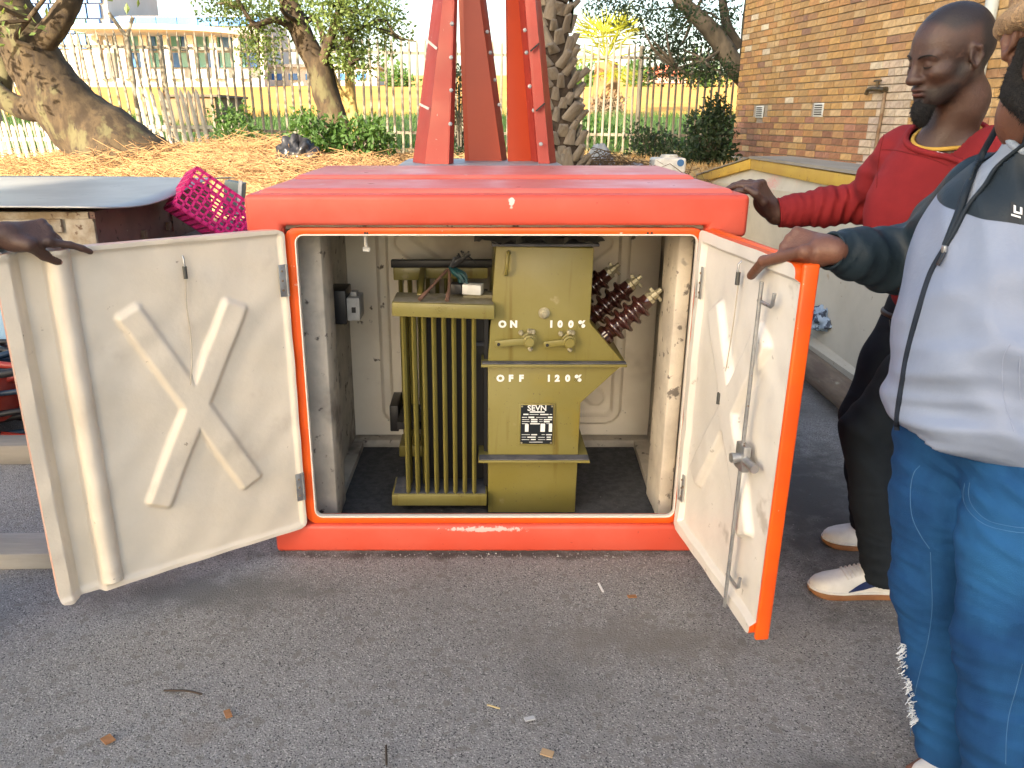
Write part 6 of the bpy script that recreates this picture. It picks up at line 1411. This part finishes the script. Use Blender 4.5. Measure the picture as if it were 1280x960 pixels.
# jacket: dark yoke and sleeves, pale blue body
def jacket_mat():
    def ex(N, L, tc, col, noise, ramp, mix):
        sp = N.new("ShaderNodeSeparateXYZ"); L.new(tc.outputs["Object"], sp.inputs[0])
        a = N.new("ShaderNodeMath"); a.operation = 'MULTIPLY_ADD'; L.new(sp.outputs[0], a.inputs[0]); a.inputs[1].default_value = YK[0]; L.new(sp.outputs[2], a.inputs[2])
        b = N.new("ShaderNodeMath"); b.operation = 'MULTIPLY_ADD'; L.new(sp.outputs[1], b.inputs[0]); b.inputs[1].default_value = YK[1]; L.new(a.outputs[0], b.inputs[2])
        return mix(ramp(b.outputs[0], YK[2] - .0008, YK[2] + .0008), col, (.012, .020, .028))
    return mat('two_tone_nylon', (.215, .26, .355), (.19, .23, .32), scale=5, rough=.55, bump=.12, bscale=90, extra=ex, spec=.35)
pA, pB, pC = [Vector(p) for p in ((.885, 1.62, 1.277), (.925, 1.42, 1.268), (1.06, 1.30, 1.268))]
YK = (-.10, -.16, .94)
MT['jacket'] = jacket_mat()
MT['sleeve'] = fabric('navy_sleeve_nylon', (.010, .019, .027), (.016, .028, .038), scale=5, rough=.5, bscale=120, bump=.15)
ja = SDF()
ja.cone(jsR.lerp(jm, .12) + Vector((0, 0, -.012)), jsL.lerp(jm, .12) + Vector((0, 0, -.012)), .080, .080, k=.06)
ja.cone(jn + Vector((.005, .015, -.05)), jm, .10, .115, k=.06)
ja.ell(jm + Vector((-.055, .03, -.14)), (.165, .200, .21), rot=Rz(202), k=.05)
ja.ell(Vector((1.052, 1.525, 1.01)), (.195, .215, .24), rot=Rz(202), k=.07)
ja.ell(Vector((1.055, 1.525, .875)), (.195, .215, .075), rot=Rz(202), k=.05)
ja.ell(Vector((1.06, 1.53, .84)), (.165, .195, .05), rot=Rz(202), k=.03)
ja.disp += [lambda P: fold(P, (.2, .3, .93), 24, (.8, -.5, .3), 8, .011, .8, (.9, 1.4, 1.0), .26), lambda P: fold(P, (.75, .2, .6), 30, (.3, -.8, .5), 9, .010, 2.1, (1.0, 1.32, .98), .2),
            lambda P: fold(P, (.1, .1, .99), 60, (.9, -.4, 0), 14, .008, .2, (.92, 1.45, .87), .16), lambda P: fold(P, (.8, -.5, .3), 50, (0, 0, 1), 8, .007, 1.0, (.95, 1.5, 1.33), .16), lambda P: fold(P, (.9, -.4, -.2), 36, (.2, 0, 1), 7, .007, 2.5, (1.05, 1.33, 1.15), .2)]
# T-shirt: follows the jacket front 9 mm inside it
te = SDF(); te.p = list(ja.p); te.cone(jn + Vector((-.005, .005, -.06)), jn + Vector((-.012, .005, .02)), .085, .070, k=.03); te.disp = [lambda P: np.full(len(P), .009)]
jnv = np.array(jn + Vector((-.01, .0, -.012))); jnn = np.array((-.35, -.35, .87)); jnn /= np.linalg.norm(jnn)
te.mesh('tee', MT['tee'], jac, res=.006, cut=lambda P: ((P - jnv) @ jnn < .0) & (P[:, 2] > 1.15))
ringon(te, Vector(jnv), jnn, .1, .0075, fabric('tee_collar_grey', (.33, .38, .44), (.26, .31, .38), scale=200), 'tee_collar', jac, lift=-.001)
# open collar: V-shaped gap down to the slider
zipx = [(1196, 268), (1187, 296), (1181, 310), (1163, 342), (1147, 392), (1134, 442), (1127, 482), (1122, 515), (1121, 538)]
opn = [(1254, 140), (1247, 158), (1226, 196), (1209, 233), (1201, 258), (1190, 287), (1182, 307)]
inn = [(1310, 160), (1280, 181), (1247, 208), (1230, 233), (1210, 258), (1194, 288), (1183, 307)]
V0, V1 = [ja.hit(*p) for p in opn], [ja.hit(*p) for p in inn]
def jcut(P):
    # opening between the two front edges
    z = P[:, 2] - CAM_H; d = P[:, 1] * _c - z * _s; px = PCX + FPX * P[:, 0] / d; py = PCY + FPX * (-(P[:, 1] * _s) - z * _c) / d
    a = np.interp(py, [q[1] for q in opn], [q[0] for q in opn]); b = np.interp(py, [q[1] for q in inn], [q[0] for q in inn])
    front = ((P - np.array(jm)) @ np.array((-.75, -.66, 0)) > -.02)
    slot = front & (py < 307) & (px > a) & (px < b)
    top = ((P - np.array(jn)) @ np.array((-.25, -.25, .93)) > .015)
    return ~slot & ~top & (P[:, 2] > .836 - .22 * np.clip(1.5 - P[:, 1], 0, .3))
jo = ja.mesh('jacket', MT['jacket'], jac, res=.0048, cut=jcut); md = jo.modifiers.new('thick', 'SOLIDIFY'); md.thickness = .004; md.offset = -1
# collar flaps and dark facings along the open edges
edge = fabric('navy_facing', (.008, .014, .022), (.012, .02, .03), rough=.5)
for nm, V in (('facing', V0), ('facing', V1)):
    G().tube(curve([v + Vector((0, 0, 0)) for v in V], 5), .0075, 8, flat=.6).obj(nm, edge, jac, smooth=70)
def collar(pts, h, lean):
    P = []
    for i, p in enumerate(pts): P.append([Vector(p) + Vector(lean) * t * h + Vector((0, 0, 1)) * h * t for t in (0, .35, .7, 1)])
    o = G().grid(P).obj('collar', MT['sleeve'], jac, smooth=80); m_ = o.modifiers.new('t', 'SOLIDIFY'); m_.thickness = .008
jc = [V0[1], V0[0]] + [jn + Vector((.085 * math.cos(R(a)), .085 * math.sin(R(a)), -.005)) for a in (190, 160, 130, 100, 70, 40, 10, -20)] + [V1[1]]
collar(curve(jc, 3), .055, (0, 0, 0))
# sleeve
sl = SDF(); sl.chain([jsR, jsR.lerp(je, .5), je], [.084, .084, .080], k=.04); sl.chain([je, je.lerp(jw, .35), je.lerp(jw, .72), je.lerp(jw, .92)], [.080, .074, .056, .042], k=.03); sl.cone(je.lerp(jw, .90), je.lerp(jw, .97), .040, .036, k=.01)
jd_ = np.array((jw - je).normalized())
sl.disp += [lambda P: fold(P, jd_, 60, (0, .3, 1), 16, .008, .6, je.lerp(jw, .4), .13), lambda P: fold(P, jd_, 130, (0, .6, .8), 40, .0040, 1.7, je.lerp(jw, .88), .05), lambda P: fold(P, (.3, .5, .8), 40, (1, 0, .4), 15, .008, 2.0, jsR.lerp(je, .6), .13)]
jcu = np.array(je.lerp(jw, .965))
sl.mesh('sleeve', MT['sleeve'], jac, res=.0048, cut=lambda P: (P - jcu) @ jd_ < 0)
ringon(sl, je.lerp(jw, .955), jw - je, .1, .0045, MT['sleeve'], 'cuff', jac, lift=-.001)
s = SDF(); l2 = jsL + Vector((.12, .02, -.28)); s.chain([jsL, l2, jsL + Vector((.06, -.12, -.46))], [.084, .074, .048], k=.04); s.mesh('sleeve', MT['sleeve'], jac, res=.007)
# zip, slider, logo
zt = fabric('navy_zip', (.010, .016, .028), (.015, .022, .035))
polyl(ja, zipx[2:], .0058, 8, 'zip', zt, jac, .002)
a = ja.hit(1180, 312, .008); b = ja.hit(1172, 332, .012)
zs = G().bar(a + Vector((0, 0, .008)), a - Vector((0, 0, .006)), .010, .007).obj('zip_slider', MT['steel'], jac, bevel=.002); G().bar(a - Vector((0, .003, .004)), b, .009, .003).obj('zip_pull', mat('gunmetal', (.06, .06, .065), rough=.35, metal=.8), zs, bevel=.001)
lq = [ja.hit(px, py, .003) for px, py in ((1264, 252), (1300, 262), (1300, 290), (1262, 276))]
lg = G().add(lq, [(0, 1, 2, 3)]).obj('logo_patch', mat('patch_navy', (.010, .014, .02), rough=.7), jac)
def logoq(pp): G().add([ja.hit(px, py, .0045) for px, py in pp], [tuple(range(len(pp)))]).obj('logo_mark', mat('logo_white', (.65, .67, .70), rough=.7), lg)
logoq([(1267, 256), (1270, 257), (1270, 265), (1267, 264)]); logoq([(1275, 258.5), (1278, 259.5), (1278, 267.5), (1275, 266.5)]); logoq([(1267, 263), (1278, 266), (1278, 268.5), (1267, 266)]); logoq([(1264, 267), (1276, 270.5), (1276, 273), (1264, 269.5)])
st_ = fabric('pale_stitch', (.26, .30, .42), (.24, .28, .38))
polyl(ja, [(1262, 430), (1254, 448), (1253, 480), (1258, 510), (1268, 540)], .0012, 5, 'seam', st_, jac, -.0002); polyl(ja, [(1275, 445), (1274, 470), (1276, 500)], .0014, 5, 'seam', st_, jac, -.0002)
# jeans
def denim(name):
    return mat(name, (.010, .066, .180), (.005, .036, .112), scale=6, lo=.3, hi=.7, rough=.85, bump=.35, bscale=600, spec=.2, spots=[(2.5, .50, .75, (.016, .095, .235))], stretch=(1, 1, .55))
MT['denim'] = denim('blue_denim')
def creases(m, sc, stren, stretch):
    n = m.node_tree; b = n.nodes["Principled BSDF"]; old = b.inputs["Normal"].links[0].from_node if b.inputs["Normal"].links else None
    tc = n.nodes.new("ShaderNodeTexCoord"); mp = n.nodes.new("ShaderNodeMapping"); mp.inputs["Scale"].default_value = stretch; mp.inputs["Rotation"].default_value = (.3, .5, .2); n.links.new(tc.outputs["Object"], mp.inputs[0])
    t = n.nodes.new("ShaderNodeTexNoise"); t.noise_type = 'RIDGED_MULTIFRACTAL'; t.inputs["Scale"].default_value = sc; t.inputs["Detail"].default_value = 3; t.inputs["Distortion"].default_value = .8; n.links.new(mp.outputs[0], t.inputs["Vector"])
    bp = n.nodes.new("ShaderNodeBump"); bp.inputs["Strength"].default_value = stren; bp.inputs["Distance"].default_value = .012; n.links.new(t.outputs["Fac"], bp.inputs["Height"])
    if old: n.links.new(bp.outputs[0], old.inputs["Normal"])
    else: n.links.new(bp.outputs[0], b.inputs["Normal"])
creases(MT['denim'], 7, .55, (1, 1, 2.2)); creases(MT['jacket'], 6, .45, (1.6, 1.2, 1)); creases(MT['sleeve'], 9, .6, (1.8, 1, 1)); creases(MT['redknit'], 6, .35, (1.5, 1, 1.2)); creases(MT['blackdenim'], 7, .5, (1, 1, 2))
je_ = SDF(); je_.ell(Vector((1.085, 1.555, .83)), (.145, .185, .12), rot=Rz(202), k=.04)
for h_, k_, a_ in ((jhL, jkL, jaL), (jhR, jkR, jaR)):
    je_.chain([h_ + Vector((0, 0, -.02)), h_.lerp(k_, .5), k_], [.115, .098, .076], k=.030); je_.chain([k_, k_.lerp(a_, .5), a_ + Vector((0, 0, -.02))], [.074, .070, .066], k=.03)
je_.disp += [lambda P: fold(P, (.3, .1, .95), 55, (.9, -.4, .2), 12, .0065, .5, jhL + Vector((-.05, -.05, -.08)), .16), lambda P: fold(P, (.2, .2, .95), 50, (.9, -.4, .2), 14, .0065, 1.4, jkL + Vector((-.04, -.04, -.05)), .15), lambda P: fold(P, (.2, .2, .95), 55, (.9, -.4, .2), 14, .005, .2, jkR, .13),
             lambda P: fold(P, (.1, .1, 1), 75, (1, .5, 0), 18, .008, 1.0, jaR + Vector((0, 0, .08)), .12), lambda P: fold(P, (.1, .1, 1), 75, (1, .5, 0), 18, .008, 2.0, jaL + Vector((0, 0, .08)), .12), lambda P: fold(P, (.6, .3, .7), 60, (.5, -.6, .5), 16, .008, 2.0, jhR + Vector((-.06, 0, -.1)), .12)]
je_.disp += [lambda P: fold(P, (.15, .1, .98), 120, (.8, -.5, .4), 30, .0020, .7, jkL + Vector((-.03, -.03, .02)), .20), lambda P: fold(P, (.35, -.2, .9), 95, (.7, -.6, -.3), 24, .0022, 2.7, jhL + Vector((-.06, -.06, -.06)), .18), lambda P: fold(P, (.2, .1, .98), 130, (.8, -.4, .2), 26, .0018, 1.1, jkR, .22)]
jeo = je_.mesh('jeans', MT['denim'], jac, res=.005, cut=lambda P: (P[:, 2] > .04) & (P[:, 2] < .90))
sti = fabric('jeans_stitch', (.05, .135, .27), (.04, .11, .22))
polyl(je_, [(1206, 604), (1204, 622), (1212, 640), (1232, 656), (1262, 664), (1290, 667)], .0008, 5, 'stitch', sti, jac, 0); polyl(je_, [(1212, 603), (1211, 620), (1218, 636), (1236, 651), (1264, 658), (1290, 661)], .0007, 5, 'stitch', sti, jac, 0)
polyl(je_, [(1150, 582), (1142, 592), (1138, 615), (1140, 645), (1150, 668), (1162, 686)], .0009, 5, 'stitch', sti, jac, 0)
polyl(je_, [(1163, 690), (1164, 720), (1165, 760), (1160, 800), (1150, 840), (1141, 880), (1138, 920)], .0008, 5, 'stitch', sti, jac, 0)
polyl(je_, [(1278, 830), (1270, 862), (1262, 890), (1258, 920), (1257, 955)], .0008, 5, 'stitch', sti, jac, 0)
# frayed threads at the torn knee
g = G(); wt_ = fabric('white_thread', (.60, .64, .68), (.5, .55, .6))
_sil = {}
def sil(py):
    k = int(py // 4)
    if k not in _sil:
        best = 1300
        for px in range(1085, 1160, 2):
            r_ = np.array(ray(px, k * 4 + 2)); r_ /= np.linalg.norm(r_)
            if (je_.ev(np.array((0, 0, CAM_H)) + np.linspace(1.2, 2.6, 160)[:, None] * r_) < 0).any(): best = px; break
        _sil[k] = best
    return _sil[k]
for (y0, y1, n_) in ((804, 812, 26), (812, 880, 60), (880, 902, 50)):
    for k in range(n_):
        py = rng.uniform(y0, y1); p = je_.hit(sil(py) + rng.uniform(.5, 6), py, .002); q = p + Vector((-rng.uniform(.002, .014), -rng.uniform(-.003, .006), rng.normal() * .006 - .003)); g.tube([p + Vector((.004, 0, rng.normal() * .003)), (p + q) / 2 + Vector((0, 0, rng.normal() * .002)), q], .0009, 4)
tag(g.obj('frayed_threads', wt_, jac), kind='stuff')
shoe(jac, (.975, 1.405, 0), (1.25, 1.46, 0)); shoe(jac, (.95, 1.235, 0), (1.22, 1.28, 0))

# ---------------- person at the left edge: only hand and cuff reach into the picture
lef = thing('person', 'person in white sleeve at the left edge gripping the left door', 'person', (-1.78, 1.85, 0))
lw = Vector((-1.190, 2.000, 1.168)); lk_ = Vector((-1.085, 2.01, 1.158))
LHO = np.array((-1.80, 1.80, 1.62)); LHR = Rz(15) @ Ry(12); lsL = Vector((-1.83, 2.02, 1.36)); lsR = Vector((-1.74, 1.62, 1.36)); le = Vector((-1.47, 1.97, 1.13)); lm = (lsL + lsR) / 2; lh = Vector((-1.80, 1.80, .88))
u_, w_ = Luw(70, 325); ltip = LP(u_, w_, .028); u2, w2_ = Luw(52, 317); lmid = LP(u2, w2_, .035)
ls = SDF(); head(ls, LHO, LHR, 1.05); ls.frame(LHO, LHR, 1.05); ls.cone((-.03, 0, -.04), (-.05, 0, -.16), .056, .06, k=.03); ls.frame()
ls.cone(np.array(lm) + np.array((0, 0, .08)), lm, .062, .075, k=.04); ls.cone(lsL, lsR, .055, .055, k=.05); ls.cone(lm + Vector((0, 0, -.15)), lh, .13, .13, k=.06)
ls.cone(lsL, le, .05, .042, k=.03); ls.chain([le, lw], [.042, .028], k=.02); ls.cone(lsR, lsR + Vector((.0, -.06, -.28)), .05, .042, k=.03); ls.cone(lsR + Vector((.0, -.06, -.28)), lsR + Vector((.05, -.06, -.52)), .042, .028, k=.02); idle_hand(ls, lsR + Vector((.05, -.06, -.52)), (-.26, .97, 0), (.97, .26, 0))
hand(ls, lw, (.86, .50, -.04), (-.40, .55, -.72), (.31, -.56, -.735), [(10, 14, 10), (50, 55, 30), (60, 60, 30), (64, 60, 30)], [lw + Vector((.062, -.010, -.024)), lmid, ltip], sc=1.08, spread=.06, tk=1.1)
for e in (-1, 1):
    h_ = lh + Vector((0, .09 * e, -.02)); k_ = Vector((-1.76, 1.80 + .11 * e, .47)); a_ = Vector((-1.80, 1.80 + .12 * e, .09)); ls.cone(h_, k_, .08, .055, k=.05); ls.cone(k_, a_, .05, .036, k=.03); ls.cone(a_ + Vector((0, 0, -.03)), a_ + Vector((.09, 0, -.058)), .020, .011, k=.02)
ls.mesh('body', MT['skin_dark'], lef, res=.0048, paint=hairpaint(LHO, LHR, 1.05, .8)); face_hair(ls, LHO, LHR, 1.05, lef)
nail(lef, ltip, lmid, Len, MT['nail'])
MT['whitecoat'] = fabric('white_coat', (.55, .54, .52), (.48, .47, .45))
c_ = SDF(); c_.cone(lsL, lsR, .075, .075, k=.05); c_.ell(lm + Vector((0, 0, -.15)), (.14, .2, .2), k=.05); c_.ell(lh + Vector((0, 0, .12)), (.14, .18, .22), k=.06); c_.ell(lh + Vector((0, 0, -.1)), (.15, .19, .2), k=.05)
c_.chain([lsL, le, le.lerp(lw, .97)], [.078, .066, .044], k=.04); c_.chain([lsR, lsR + Vector((.0, -.06, -.28)), lsR + Vector((.045, -.06, -.48))], [.078, .066, .05], k=.04)
c_.disp.append(lambda P: fold(P, (.9, 0, .4), 60, (0, .5, .8), 18, .005, .5)); lcn = np.array((lw - le).normalized()); lcp = np.array(le.lerp(lw, .955))
co_ = c_.mesh('coat', MT['whitecoat'], lef, res=.007, cut=lambda P: ~(((P - lcp) @ lcn > 0) & (P[:, 0] > -1.4)) & (P[:, 2] > .72)); md = co_.modifiers.new('t', 'SOLIDIFY'); md.thickness = .004
t_ = SDF()
for e in (-1, 1):
    h_ = lh + Vector((0, .09 * e, -.02)); k_ = Vector((-1.76, 1.80 + .11 * e, .47)); a_ = Vector((-1.80, 1.80 + .12 * e, .09)); t_.chain([h_, k_, a_], [.11, .085, .075], k=.04)
t_.mesh('trousers', MT['blackdenim'], lef, res=.008, cut=lambda P: P[:, 2] > .05)
for e in (-1, 1): shoe(lef, (-1.62, 1.80 + .12 * e, 0), (-1.89, 1.80 + .12 * e, 0), white=MT['blackbox'], stripe=MT['blackbox'], sole=MT['blackbox'])
